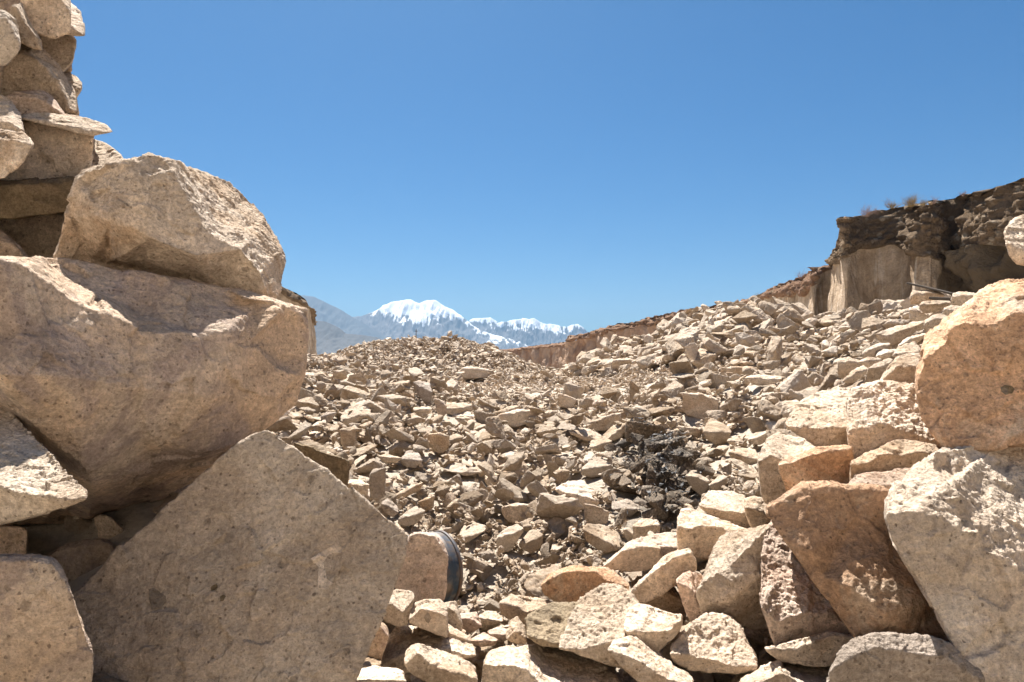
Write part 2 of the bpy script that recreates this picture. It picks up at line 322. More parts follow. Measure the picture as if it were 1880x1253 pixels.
def cliff(name, cols, label, rim_m, back=30, slope=0., rim_out=.05, rimamp=.5, res=.16, saw_amp=.28, rough_from=None, group=None, bd=(.45,.89), saw_m=None):
    """cols: (px, depth, top row, rim/face boundary row, base row) along the wall, left to right"""
    a = np.array(cols, float)
    pl = np.stack([(a[:, 0]-CX)/F0*a[:, 1], a[:, 1]], 1)
    seg = np.hypot(*np.diff(pl, axis=0).T); s = np.concatenate([[0], np.cumsum(seg)])
    n = max(20, int(s[-1]/res)); t = np.linspace(0, s[-1], n)
    x = np.interp(t, s, pl[:, 0]); y = np.interp(t, s, pl[:, 1])
    zt, zm, zb = [np.interp(t, s, -(a[:, i]-HY)/F0*a[:, 1]) for i in (2, 3, 4)]
    tx = np.gradient(x); ty = np.gradient(y); L = np.hypot(tx, ty); nx, ny = ty/L, -tx/L     # outward (towards the viewer)
    e = empty(name, (float(x.mean()), float(y.mean()), float(zb.min()))); org = np.array(e.location)
    tag(e, label, 'cliff', group)
    # sawn face
    nr = max(10, int((zm-zb).max()/res)); v = np.linspace(0, 1, nr)[:, None]
    zm2 = zm+fbm(np.stack([x/2.5, y/2.5, x*0], 1), 3)*.5
    Z = zb*(1-v)+zm2*v; X = np.tile(x, (nr, 1)); Y = np.tile(y, (nr, 1))
    q = np.stack([X, Y, Z*.35], -1).reshape(-1, 3)
    rgh = np.zeros(X.shape)
    if rough_from: rgh = np.tile(np.clip((x/y*F0+CX-rough_from)/25, 0, 1), (nr, 1))
    dsp = fbm(q/1.6, 5).reshape(X.shape)*saw_amp+rgh*fbm(q/2.8*np.array([1, 1, 1.8]), 5, gain=.6).reshape(X.shape)*1.3
    lean = -.35*v
    X2 = X+nx*(dsp+lean); Y2 = Y+ny*(dsp+lean)
    link('sawn_face', mesh_np('sawn_face', np.stack([X2, Y2, Z], -1).reshape(-1, 3)-org, grid_faces(nr, n), saw_m or MSAW, True, {'rough': rgh.ravel()}), parent=e)
    # overburden: ledge under, rough front, top going back
    nr = max(8, int((zt-zm).max()/res)); v = np.linspace(0, 1, nr)[:, None]
    zt2 = zt+fbm(np.stack([x/1.1, y/1.1, x*0+5], 1), 4)*rimamp*.35
    Z = zm2*(1-v)+zt2*v; X = np.tile(x, (nr, 1)); Y = np.tile(y, (nr, 1))
    q = np.stack([X, Y, Z], -1).reshape(-1, 3)
    d1 = fbm(q/2.2, 6, gain=.66).reshape(X.shape); d2 = fbm(q/.7, 4, bil=True).reshape(X.shape)
    lay = fbm(np.stack([X.ravel()/12, Y.ravel()/12, Z.ravel()/.45], 1), 3).reshape(X.shape)
    out = rim_out*np.clip(v*5, 0, 1)-.9*v*v+rimamp*(d1*.7+d2*.6+lay*.2)*np.clip(v*6+.3, 0, 1)
    out = out*np.clip(t/2.5, .15, 1)*(1-.55*v**3*np.clip(1.6-t/14, 0, 1))
    X2 = X+nx*out; Y2 = Y+ny*out
    rows = [np.stack([x-nx*.5, y-ny*.5, zm2-.05], -1)[None], np.stack([X2, Y2, Z], -1)]
    for b_, dz in ((.8, .12), (3, .0), (back*.4, .2), (back, .4)):
        rr = np.stack([x+bd[0]*b_, y+bd[1]*b_, zt2+dz*0+slope*b_+fbm(np.stack([x, y, x*0+b_], 1), 3)*.15], -1)[None]; rows.append(rr)
    rows.append(np.stack([x+bd[0]*back, y+bd[1]*back, zb], -1)[None])
    g = np.concatenate(rows, 0)
    link('rock_rim', mesh_np('rock_rim', g.reshape(-1, 3)-org, grid_faces(g.shape[0], n), rim_m, True), parent=e)
    return e
near_cliff = cliff('quarry_cliff', [(1519,52,474,486,650),(1531,47,455,481,650),(1539,45,428,475,650),(1543,44,401,471,650),(1556,43.4,397,466,650),(1560,45.5,397,465,650),(1583,46.5,396,462,650),(1612,46.5,386,461,650),(1637,46,378,462,650),(1660,45,377,463,650),(1669,43.6,376,463,650),(1690,43,374,464,650),(1714,42.6,372,468,650),(1731,43,367,474,650),(1736,44,366,470,650),(1752,44.5,361,466,650),(1760,43,358,462,650),(1797,41,349,457,650),(1829,40,341,456,650),(1861,39,330,455,650),(1880,38.5,324,455,650),(1940,36,300,455,650),(2020,34,265,455,650),(2200,31,220,455,650)],
  'tall near quarry cliff at the right with pale sawn walls under a dark cobbly overhang', MRIM, rough_from=1730)
cliff('quarry_cliff', [(1340,84,556,566,640),(1382,76,545,556,640),(1398,72,536,549,640),(1423,68,524,545,640),(1450,64,514,541,640),(1470,61,507,540,640),(1482,60,500,533,640),(1486,57,497,528,640),(1497,56.5,491,518,640),(1502,58.5,489,512,640),(1518,58,482,500,640),(1530,57,474,495,640)],
  'middle quarry cliff with pale fluted pillars behind the tall near cliff', MRED, rim_out=.3, rimamp=.45)
cliff('quarry_cliff', [(1040,132,619,630,680),(1044,126,618,629,680),(1072,122,613,622,680),(1092,118,606,617,680),(1123,114,597,610,680),(1149,110,593,604,680),(1181,105,586,597,680),(1213,100,578,591,680),(1248,96,570,585,680),(1283,92,565,580,680),(1345,86,556,570,680),(1400,80,546,560,680)],
  'long red brown quarry cliff sloping down behind the right rubble mound', MRED, res=.45, slope=.02, rim_out=.3, saw_amp=1.3, rimamp=1.0, saw_m=MSR)
cliff('quarry_cliff', [(860,235,646,650,685),(938,225,641,646,685),(964,215,637,643,685),(996,205,633,640,685),(1022,195,630,637,685),(1043,180,627,634,685),(1060,170,625,633,685)],
  'lowest farthest strip of red quarry cliff below the snowy ridge', MRED, res=.8, rim_out=.3, saw_amp=1.5, saw_m=MSR)
cliff('quarry_cliff', [(60,60,480,500,680),(250,59,492,510,680),(400,58,505,520,680),(470,58,512,526,680),(516,58,521,536,680),(532,58.5,529,542,680),(545,59,535,548,680),(557,59.5,541,552,680),(567,60,548,560,680),(576,61,560,570,680),(580,63,572,582,680),(581.5,67,585,595,680)],
  'dark topped quarry cliff end peeking out behind the huge left boulder', MRIM, rim_out=.05, rimamp=.5, bd=(-.75,.66))
# ---------------------------------------------------------------- hand-shaped boulders
FR = {'A': (0, 0, 2.507), 'B': (0, 450, 2.507), 'C': (0, 850, 2.35), 'D': (500, 500, 3.133), 'E': (900, 500, 3.133), 'F': (1350, 300, 3.132),
      'G': (1350, 600, 3.132), 'H': (1350, 853, 3.132), 'I': (950, 853, 3.132), 'J': (600, 853, 3.132), 'K': (500, 700, 3.324), 'L': (1000, 700, 3.324)}
def cv(fr, p):
    ox, oy, s = FR[fr]; return (ox+p[0]/s, oy+p[1]/s)+tuple(p[2:])
MASKS = []     # (outline px, depth) for the rubble scatter
def ray_depth(px, py, d0=3.5, d1=45):
    ds = np.geomspace(d0, d1, 500); z = height((px-CX)/F0*ds, ds); zr = -(py-HY)/F0*ds
    h = np.where(zr <= z)[0]; return float(ds[h[0]]) if len(h) else d1
def boulder(fr, mat, D, label, outline, ridge=None, name='boulder', kt=1.3, kf=.15, yaw=0., T=None, pts=(), rough=1., vs=2.3, group=None, cat=None, seed=None, lean=0., smooth_it=2, soot=0, tint=None, jag=1.):
    out = [cv(fr, p) for p in outline]; rd = [cv(fr, p) for p in ridge] if ridge else []
    pts = [cv(fr, p) for p in pts]
    _re = random.Random(len(label))
    def ext(p):      # stones cut by the picture's edge go on beyond it
        x, y = p[0], p[1]
        if x < -8: x = x*(4+2.5*_re.random())
        if x > 1888: x = 1880+(x-1880)*(3+2*_re.random())
        if y < -8: y = y*3
        return (x, y)+tuple(p[2:])
    out = [ext(p) for p in out]; rd = [ext(p) for p in rd]
    xs = [p[0] for p in out]; ys = [p[1] for p in out]; xc = (min(xs)+max(xs))/2; W = max(xs)-min(xs); H = max(ys)-min(ys)
    sd_ = seed if seed is not None else int(xs[0]*13+ys[0]*7) % 9999; r = random.Random(sd_)
    if D is None: D = ray_depth(xc, min(max(ys)-.12*H, 1240))
    size = math.sqrt(W*H)
    if T is None: T = .75*size*D/F0
    m = D/F0
    ry = sorted(rd)
    kt = kt*1.45
    def yr(x):
        return float(np.interp(x, [p[0] for p in ry], [p[1] for p in ry])) if ry else -1e9
    def dep(x, y):
        yy = yr(x); d = D+yaw*(x-xc)*m
        if ry: d += kt*(yy-y)*m if y < yy else kf*(y-yy)*m
        else: d += lean*(max(ys)-y)*m
        return d
    # broken outline
    o2 = []
    for i, p in enumerate(out):
        q = out[(i+1) % len(out)]; o2.append(p); L = math.hypot(q[0]-p[0], q[1]-p[1])
        nn = int(L/max(9, size*.06))
        for j in range(1, nn):
            t = j/nn+r.uniform(-.2, .2)/nn; a = jag*r.gauss(0, min(2.4, L*.045))
            e_ = ((p[2] if len(p) > 2 else dep(*p)-D)*(1-t)+(q[2] if len(q) > 2 else dep(*q)-D)*t,) if (len(p) > 2 or len(q) > 2) else ()
            o2.append((p[0]+(q[0]-p[0])*t-(q[1]-p[1])/L*a, p[1]+(q[1]-p[1])*t+(q[0]-p[0])/L*a)+e_)
    V = []; ov = {}; E = []
    for p in o2:
        if len(p) > 2: ov[len(V)] = D+p[2]
        V.append(p[:2])
    n0 = len(V); E += [(i, (i+1) % n0) for i in range(n0)]
    for i, p in enumerate(rd):
        if len(p) > 2: ov[len(V)] = D+p[2]
        V.append(p[:2])
        if i: E.append((len(V)-2, len(V)-1))
    for p in pts:
        if len(p) > 2: ov[len(V)] = D+p[2]
        V.append(p[:2])
    def tri(V_, jit):
        v2, _, f2, ovv, _, _ = delaunay_2d_cdt([Vector(v) for v in V_], E, [], 1, 1e-3, True); co = []
        for i, v in enumerate(v2):
            o_ = [ov[q_] for q_ in ovv[i] if q_ in ov]; j_ = [jit[q_] for q_ in ovv[i] if q_ in jit]
            co.append((v.x, v.y, o_[0] if o_ else j_[0] if j_ else dep(v.x, v.y)))
        return co, f2
    c1, f1 = tri(V, {})
    # a few random break points on the faces give plane facets
    jit = {}
    for _ in range(int(5+size/38)):
        x = r.uniform(min(xs), max(xs)); y = r.uniform(min(ys), max(ys))
        if all(math.hypot(x-v[0], y-v[1]) > size*.11 for v in V):
            for f in f1:
                A_, B_, C_ = (c1[i] for i in f[:3]); den = (B_[1]-C_[1])*(A_[0]-C_[0])+(C_[0]-B_[0])*(A_[1]-C_[1])
                if abs(den) < 1e-6: continue
                l1 = ((B_[1]-C_[1])*(x-C_[0])+(C_[0]-B_[0])*(y-C_[1]))/den; l2 = ((C_[1]-A_[1])*(x-C_[0])+(A_[0]-C_[0])*(y-C_[1]))/den
                if l1 > -1e-6 and l2 > -1e-6 and l1+l2 < 1+1e-6:
                    jit[len(V)] = l1*A_[2]+l2*B_[2]+(1-l1-l2)*C_[2]+r.gauss(0, .02)*size*m; V.append((x, y)); break
    co, f2 = tri(V, jit)
    cnt = {}
    for f in f2:
        for a, b in zip(f, list(f[1:])+[f[0]]): cnt[(a, b)] = 1
    bnd = [(a, b) for a, b in cnt if (b, a) not in cnt]
    cxx = sum(v[0] for v in co)/len(co); cyy = sum(v[1] for v in co)/len(co)
    verts = [P(*v) for v in co]; faces = [list(f) for f in f2]
    dmax = D+T; mp = {}; mp2 = {}
    for a in {a for e in bnd for a in e}:
        x, y, d = co[a]; mid = max(d+.3*T, (d+dmax)/2)
        mp[a] = len(verts); verts.append(P(cxx+(x-cxx)*.95, cyy+(y-cyy)*.95, mid))
        mp2[a] = len(verts); verts.append(P(cxx+(x-cxx)*.62, cyy+(y-cyy)*.62, max(dmax, mid+.25*T)))
    cb = len(verts); verts.append(P(cxx, cyy, max(dmax, D)+.12*T))
    for a, b in bnd:
        faces += [[b, a, mp[a], mp[b]], [mp[b], mp[a], mp2[a], mp2[b]], [mp2[b], mp2[a], cb]]
    vo = np.array(verts); base = np.array([vo[:, 0].mean(), vo[:, 1].mean(), vo[:, 2].min()])
    cox, no, f = remesh([tuple(v) for v in vo-base], faces, vs*m*(1 if size < 420 else 1.15), 1)
    # displacement: broad planes, crust, grain (lengths in picture-size units of this stone's distance)
    q = cox/m+sd_*7.7
    up = np.clip(no[:, 2]*1.6+.15, 0.15, 1)
    sc = min(1.6, max(.45, size/190))
    wq = q/30; warp = np.stack([perlin(wq+11), perlin(wq+31), perlin(wq+57)], 1)*7
    # chipped planes: every patch round a seed point tilts its own way
    rs = np.random.default_rng(sd_); K = int(min(240, 18+(size/20)**2*2)); pw = cox/m+warp
    sdp = pw[rs.integers(0, len(pw), K)]; tl = rs.normal(size=(K, 3)); tl *= (rs.uniform(.04, .26, K)/np.linalg.norm(tl, axis=1))[:, None]
    idx = np.concatenate([(((pw[i:i+8000, None]-sdp[None])**2).sum(-1)).argmin(1) for i in range(0, len(pw), 8000)])
    dl = ((pw-sdp[idx])*tl[idx]).sum(1); lim = 4.6*sc; d = lim*np.tanh(dl/lim)*(.6+.35*up*rough)
    d += fbm(q/(75*sc), 3)*2.1*sc
    qc = (cox/m+warp*.8)/17+sd_
    d += fbm(qc, 5, gain=.62)*2.3*(.3+.75*up*rough)*min(1, sc*1.1)
    d += fbm(q/6.5, 2, gain=.6)*.85*(.6+.6*up*rough)*min(1, sc*1.2)
    gate = np.clip(perlin(q/60+9)*2.2+.4, 0, 1)
    pt = perlin(q/11+50)+.5*perlin(q/5+20); d -= np.clip(pt-.34, 0, .5)*6*up*rough*gate*min(1, sc)
    cox = cox+no*(d*m)[:, None]
    me = mesh_np(name, cox, f, M[mat], True)
    o = link(name, me, tuple(base)); tag(o, label, cat or ('boulder' if size > 75 else 'rock'), group)
    o['tint'] = float(tint if tint is not None else r.uniform(-.6, .6)); o['soot'] = float(soot)
    MASKS.append((out, D)); return o
GL, GR, GC, GM = 'huge broken blocks stacked at the left', 'big broken blocks piled at the right', 'broken blocks in the foreground hollow', 'larger stones in the rubble slope'
B = boulder
# --- left
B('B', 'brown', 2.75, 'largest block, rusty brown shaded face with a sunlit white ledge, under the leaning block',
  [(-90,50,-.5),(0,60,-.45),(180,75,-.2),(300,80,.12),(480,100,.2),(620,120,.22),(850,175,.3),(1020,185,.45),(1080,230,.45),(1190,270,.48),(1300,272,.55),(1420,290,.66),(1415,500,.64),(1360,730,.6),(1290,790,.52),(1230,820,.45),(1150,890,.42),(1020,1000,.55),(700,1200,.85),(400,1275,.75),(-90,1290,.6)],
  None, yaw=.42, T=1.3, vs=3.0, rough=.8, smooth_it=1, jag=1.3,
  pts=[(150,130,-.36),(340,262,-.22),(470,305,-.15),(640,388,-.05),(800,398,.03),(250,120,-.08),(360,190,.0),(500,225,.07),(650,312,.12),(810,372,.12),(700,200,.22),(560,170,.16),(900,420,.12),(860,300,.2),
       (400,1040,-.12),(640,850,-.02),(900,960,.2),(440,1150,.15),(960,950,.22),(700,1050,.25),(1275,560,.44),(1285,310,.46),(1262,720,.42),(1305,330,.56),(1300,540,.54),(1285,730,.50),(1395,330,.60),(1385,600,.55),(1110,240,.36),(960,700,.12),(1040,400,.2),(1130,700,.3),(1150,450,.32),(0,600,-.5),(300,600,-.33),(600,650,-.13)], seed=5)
B('A', 'tan', 3.05, 'leaning upper left block with brown pitted front and bright white chiselled top',
  [(250,1190),(280,1100),(335,1000),(370,880),(360,820),(400,790),(510,780),(600,730),(690,712),(780,735),(900,780,.75),(1050,850,1.0),(1170,950,1.15),(1240,1040,1.2),(1285,1120,1.0),(1312,1210,.75),(1300,1330,.55),(1250,1398,.35),(1190,1385,.3),(1080,1350,.3),(900,1290,.25),(600,1240,.2),(480,1215,.2)],
  [(780,735,.12),(800,800,.02),(900,980,.04),(1000,1090,.1),(1110,1150,.18),(1200,1253,.27),(1250,1398,.35)], kt=1.2, yaw=.12, T=1.4, rough=1.3,
  pts=[(1095,1080,.32),(1190,1080,.52),(1280,1170,.62),(1130,1160,.26),(420,830,.0),(640,800,-.05),(520,1000,-.1),(700,1100,-.08),(900,1180,.0),(560,1180,.0),(1000,1000,.45),(900,870,.35)], seed=11)
B('B', 'pale', 2.0, 'white sunlit slab poking in from the left edge in front of the largest block',
  [(-90,650),(0,715),(60,780),(130,860),(170,930),(250,1000),(330,1080),(400,1150),(395,1170),(330,1190),(220,1230),(100,1255),(0,1275),(-90,1290)],
  [(-90,1105),(0,1110),(130,1150),(330,1168),(398,1165)], kt=1.5, kf=.5, T=.5, rough=1.6, seed=3)
SLAB = B('C', 'pale', 2.45, 'giant flat grey tan slab leaning in the lower left foreground with a dark angular inclusion',
  [(1150,-145),(1185,-130),(1245,-60),(1262,-28),(1285,2),(1335,22),(1395,90),(1450,94),(1470,130),(1545,140),(1600,175),(1640,228),(1700,260),(1765,315),(1745,420),(1715,500),(1695,565),(1645,640),(1640,672),(1595,740),(1578,790),(1535,800),(1528,850),(1500,960),(1490,1060),(400,1060),(385,830),(330,610),(310,560),(470,420),(640,265),(850,60),(1010,-60),(1080,-120)],
  None, lean=.38, yaw=.05, T=.55, rough=.5, vs=3.0, smooth_it=1, seed=8,
  pts=[])
B('C', 'brown', 1.95, 'rough brown boulder in the bottom left corner in the shade',
  [(-80,410),(0,410),(130,403),(230,415),(270,460),(290,540),(320,600),(330,640),(370,740),(400,830),(395,960),(380,1080),(-80,1080)], [(-80,430),(130,425),(230,435),(300,560)], kt=.8, yaw=.2, T=.7, rough=.6, seed=14)
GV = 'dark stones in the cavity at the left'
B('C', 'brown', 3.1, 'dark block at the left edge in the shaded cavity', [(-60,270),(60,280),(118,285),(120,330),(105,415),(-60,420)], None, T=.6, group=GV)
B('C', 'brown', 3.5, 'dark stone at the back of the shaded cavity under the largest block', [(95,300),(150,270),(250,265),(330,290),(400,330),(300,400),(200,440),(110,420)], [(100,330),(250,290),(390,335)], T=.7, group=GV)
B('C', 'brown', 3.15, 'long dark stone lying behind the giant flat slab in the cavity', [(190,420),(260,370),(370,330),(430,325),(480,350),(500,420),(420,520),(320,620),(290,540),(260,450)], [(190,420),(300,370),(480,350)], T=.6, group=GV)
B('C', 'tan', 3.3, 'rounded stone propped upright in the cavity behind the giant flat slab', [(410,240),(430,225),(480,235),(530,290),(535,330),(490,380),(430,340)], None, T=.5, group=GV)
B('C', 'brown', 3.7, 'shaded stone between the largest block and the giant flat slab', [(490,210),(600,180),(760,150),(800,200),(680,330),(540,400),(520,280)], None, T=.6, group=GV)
# --- foreign clasts and scars set in a stone's face
from mathutils.bvhtree import BVHTree
def inlay(stone, fr, ol, mat, name, label=None, lift=.0022):
    ol = [cv(fr, p) for p in ol]; me = stone.data; loc = Vector(stone.location)
    bv = BVHTree.FromPolygons([v.co for v in me.vertices], [tuple(p.vertices) for p in me.polygons])
    xs = [p[0] for p in ol]; ys = [p[1] for p in ol]; r = random.Random(len(ol)); V = []
    for i, p in enumerate(ol):
        q = ol[(i+1) % len(ol)]; V.append(p)
        n = int(math.hypot(q[0]-p[0], q[1]-p[1])/3)
        for j in range(1, n): t = j/n; V.append((p[0]+(q[0]-p[0])*t+r.gauss(0, .5), p[1]+(q[1]-p[1])*t+r.gauss(0, .5)))
    n0 = len(V); E = [(i, (i+1) % n0) for i in range(n0)]
    V += [(x, y) for x in np.arange(min(xs), max(xs), 2.5) for y in np.arange(min(ys), max(ys), 2.5)]
    v2, _, f2, *_ = delaunay_2d_cdt([Vector(v) for v in V], E, [], 1, 1e-3)
    co = []
    for v in v2:
        d = Vector(P(v.x, v.y, 1)).normalized(); h, nrm, _, dist = bv.ray_cast(-loc, d)
        if h is None: h = d*2.5-loc
        co.append(h-d*lift)
    m2 = bpy.data.meshes.new(name); m2.from_pydata(co, [], [list(f) for f in f2]); m2.materials.append(M[mat])
    for p_ in m2.polygons: p_.use_smooth = True
    o = link(name, m2, parent=stone); 
    if label: o['label'] = label
    return o
DK = [(640,545),(665,540),(715,575),(718,600),(690,628),(655,636),(645,595)]
inlay(SLAB, 'C', DK, 'grey', 'inclusion', 'dark angular inclusion')['tint'] = -.9
inlay(SLAB, 'C', [(820,715),(845,695),(878,700),(876,735),(850,758),(822,748)], 'grey', 'inclusion', 'grey ringed inclusion')['tint'] = -.7
inlay(SLAB, 'C', [(908,540),(925,525),(940,530),(935,548),(912,553)], 'moss', 'inclusion')
inlay(SLAB, 'C', [(948,580),(965,568),(975,576),(965,595),(950,598)], 'moss', 'inclusion')
inlay(SLAB, 'C', [(400,800),(430,790),(458,802),(440,820),(405,822)], 'tan', 'inclusion')['tint'] = -.9
inlay(SLAB, 'C', [(1340,415),(1400,375),(1450,350),(1478,365),(1475,385),(1420,395),(1395,430),(1410,500),(1440,520),(1395,550),(1370,540),(1375,450)], 'pale', 'scar', 'pale bare scar')['tint'] = 1.0
# --- upper left stack
GU = 'stones of the tall stack at the upper left'
U = [
 ('tan', 3.9, 'big stone at the top of the left stack, cut by the upper edge', [(90,-50),(290,-50),(320,60),(325,130),(320,155),(250,178),(200,165),(150,140),(130,80),(95,30)], [(90,-20),(280,0),(325,60)]),
 ('tan', 4.3, 'pointed stone jutting right at the top of the left stack', [(260,5),(320,12),(360,50),(380,100),(388,163),(350,165),(300,160),(280,80)], [(260,90),(330,120),(388,160)]),
 ('tan', 3.5, 'rounded stone at the left edge high on the left stack', [(-60,40),(30,60),(70,110),(88,180),(80,250),(30,300),(-60,340)], [(-60,60),(30,85),(60,140),(85,200)]),
 ('tan', 3.75, 'narrow stone wedged beside the top stone of the left stack', [(50,40),(100,15),(135,80),(148,150),(190,200),(195,235),(130,215),(85,190),(60,110)], [(70,30),(110,90),(190,210)]),
 ('brown', 4.5, 'jagged toothed stone on the right side of the left stack', [(170,150),(320,150),(352,185),(340,212),(300,240),(340,272),(285,262),(328,298),(290,335),(240,300),(180,240)], [(180,165),(320,160),(350,185)]),
 ('tan', 4.0, 'large stone in the middle of the left stack with a bright scarred right side', [(20,330),(55,220),(100,190),(180,225),(250,290),(300,350),(335,400),(355,480),(350,515),(300,525),(240,450),(150,430),(60,450),(10,450)], [(60,230),(150,260),(230,330),(290,420),(320,500)]),
 ('tan', 4.5, 'small bright stone sticking out right of the stack middle', [(285,335),(340,350),(375,385),(372,415),(350,455),(300,430)], [(290,390),(340,400),(375,410)]),
 ('pink', 3.8, 'low wedge stone above the flat plate of the left stack', [(15,455),(60,428),(150,418),(210,428),(260,480),(305,535),(150,530),(80,540),(55,490)], [(20,450),(120,440),(200,460),(290,530)]),
 ('tan', 3.7, 'thin flat plate sticking out far to the right of the left stack', [(85,540),(130,523),(250,528),(370,548),(440,558),(490,578),(522,607),(480,614),(420,627),(360,615),(260,575),(180,560)], [(85,545),(180,552),(300,575),(400,600),(520,608)]),
 ('pale', 3.35, 'bright pitted stone at the left edge below the rounded one', [(-60,430),(10,440),(60,478),(92,520),(98,570),(112,615),(60,605),(-60,605)], [(-60,560),(40,560),(105,600)]),
 ('brown', 3.2, 'purplish brown stone jutting from the left edge of the stack', [(-60,610),(60,603),(110,618),(156,665),(130,710),(80,772),(0,822),(-60,830)], [(-60,640),(60,640),(150,668)]),
 ('brown', 3.75, 'big hollow faced brown stone under the flat plate', [(90,545),(160,550),(250,568),(330,598),(432,630),(425,700),(415,790),(370,825),(200,845),(0,860),(-60,850),(80,765),(155,680),(120,610)], [(95,560),(250,580),(430,635)]),
 ('pale', 4.1, 'white rough stone between the hollow brown stone and the leaning block', [(415,635),(500,678),(550,708),(575,742),(520,790),(450,800),(400,790),(385,700)], [(390,780),(470,790),(570,745)]),
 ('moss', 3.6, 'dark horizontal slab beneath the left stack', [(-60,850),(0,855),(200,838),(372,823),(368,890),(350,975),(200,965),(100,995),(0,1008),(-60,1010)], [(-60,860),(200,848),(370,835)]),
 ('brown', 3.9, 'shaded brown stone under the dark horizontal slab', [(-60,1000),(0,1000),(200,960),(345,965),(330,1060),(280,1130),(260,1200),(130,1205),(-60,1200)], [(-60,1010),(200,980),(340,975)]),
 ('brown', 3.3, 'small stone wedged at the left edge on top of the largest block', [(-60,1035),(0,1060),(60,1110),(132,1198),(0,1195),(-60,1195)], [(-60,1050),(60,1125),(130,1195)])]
for i, (mt, D, lb, ol, rd) in enumerate(U): B('A', {'brown': 'tan', 'tan': 'pale'}.get(mt, mt), D, lb, ol, rd, kt=1.35, kf=.1, yaw=.15, T=.85, group=GU, rough=1.1, seed=40+i)
B('A', 'brown', 4.7, 'shaded stone deep inside the left stack seen through the gaps', [(-60,-60),(200,-60),(290,60),(290,200),(250,400),(300,560),(380,700),(380,860),(-60,900)], None, T=1.2, group=GU)
# --- right
RUST = B('G', 'orange', 3.0, 'tall rust orange boulder cut by the right edge with a crusty white rim',
  [(1100,50),(1180,20),(1300,-60),(1400,-150),(1450,-230),(1530,-265),(1620,-270),(1760,-240),(1780,580),(1640,640),(1590,690),(1480,705),(1330,708),(1200,700),(1130,600),(1070,540),(1045,440),(1030,350),(1040,270),(1080,180),(1095,110)],
  [(1030,330),(1045,290),(1100,180),(1200,100),(1240,20),(1320,-30),(1440,-10),(1530,-40),(1600,-90),(1780,-150)], kt=1.35, kf=-.2, yaw=-.1, T=1.3, rough=1.2, vs=3, seed=21)
B('G', 'pale', 4.1, 'white rough topped block left of the tall orange boulder with a smooth tan underside',
  [(285,560),(330,500),(380,425),(480,375),(570,360),(660,355),(690,450),(680,580),(670,690),(500,715),(460,690),(440,660),(330,580)], [(285,568),(420,578),(560,580),(690,578)], kt=1.5, kf=.1, T=1., rough=1.5, seed=22)
B('G', 'pale', 3.75, 'large crusty white boulder directly left of the tall orange boulder',
  [(645,440),(680,370),(760,330),(830,318),(900,325),(1050,340),(1080,540),(1150,600),(1230,660),(1220,720),(1160,700),(1020,690),(860,690),(830,730),(680,775),(655,700),(650,580)], [(650,600),(800,560),(1000,600),(1200,680)], kt=.9, kf=-.1, T=1.1, rough=2.0, seed=23)
B('G', 'tan', 4.4, 'tan stone peeking over the crusty white boulder', [(820,330),(870,255),(930,180),(1000,160),(1110,165),(1110,330),(1030,350),(900,345)], [(830,320),(930,230),(1100,240)], kt=1.0, T=1., rough=1.4, seed=24)
B('G', 'tan', 3.4, 'low stone with a white crest wedged below the crusty white boulder', [(662,880),(668,780),(740,740),(830,718),(870,678),(1020,658),(1160,690),(1230,710),(1120,790),(1050,850),(900,860),(800,880),(660,910)], [(665,800),(760,780),(860,730),(960,745),(1050,720),(1180,735)], kt=1.2, T=.9, rough=1.5, seed=25)
B('G', 'pale', 3.8, 'rounded pale block with pitted lower face beside the orange wedge', [(130,760),(180,650),(220,618),(340,635),(440,680),(500,715),(450,760),(330,820),(320,960),(250,990),(180,1018),(150,960),(135,850)], [(132,780),(200,740),(300,770),(400,740),(500,715)], kt=1.3, kf=.1, yaw=-.1, T=.9, rough=.8, seed=26)
B('G', 'orange', 3.62, 'orange wedge shaped block in front of the rounded pale block', [(245,790),(390,715),(450,698),(510,712),(670,690),(680,760),(670,850),(650,915),(520,905),(400,895),(360,930),(300,965),(280,870)], [(245,795),(330,780),(430,742),(520,718),(670,700)], kt=1.4, kf=.2, yaw=.15, T=.9, seed=27)
B('H', 'orange', 2.75, 'big brown slab leaning left in the lower right, its lower edge paler',
  [(175,235),(240,200),(320,160),(370,93),(430,100),(480,108),(520,98),(650,118),(740,133),(800,128),(900,150),(990,180),(980,400),(1020,520),(1100,620),(1200,740),(1300,820),(1360,930),(1400,1050),(1450,1200),(1300,1110),(1200,1030),(1100,1020),(880,1020),(760,1000),(690,1000),(590,780),(500,650),(430,560),(300,440),(200,320),(180,290)],
  [(175,245),(250,215),(360,150),(430,130),(520,125),(650,140),(800,145),(990,200)], kt=1.0, kf=-.3, T=.9, rough=.8, vs=3, seed=28,
  pts=[(640,690,-.19),(860,860,-.24),(440,500,-.12)])
B('H', 'pink', 3.05, 'pinkish crusty rock ridge behind the big brown slab', [(645,125),(690,72),(780,50),(900,42),(1030,25),(1100,60),(1050,200),(900,220),(800,170),(720,150)], [(650,130),(780,110),(900,125),(1050,130)], kt=1.2, T=.7, rough=1.6, seed=29)
B('H', 'pale', 2.35, 'enormous white crusted boulder filling the lower right corner',
  [(920,180),(925,110),(1000,50),(1055,5),(1080,-22),(1150,-72),(1250,-87),(1480,-87),(1590,-102),(1640,-152),(1760,-200),(1790,300),(1790,1380),(1460,1380),(1420,1250),(1400,1160),(1350,1040),(1310,920),(1270,820),(1160,720),(1050,620),(1010,560),(950,510),(890,420),(855,300),(865,230),(900,195)],
  [(855,290),(930,268),(1070,265),(1180,330),(1300,370),(1320,430),(1420,480),(1530,540),(1620,600),(1660,640),(1790,720)], kt=1.15, kf=-.22, yaw=-.05, T=1.3, rough=1.7, vs=3, seed=30,
  pts=[(1150,25,.24),(1200,62,.19),(1255,98,.16),(1185,20,.40),(1270,62,.36)])
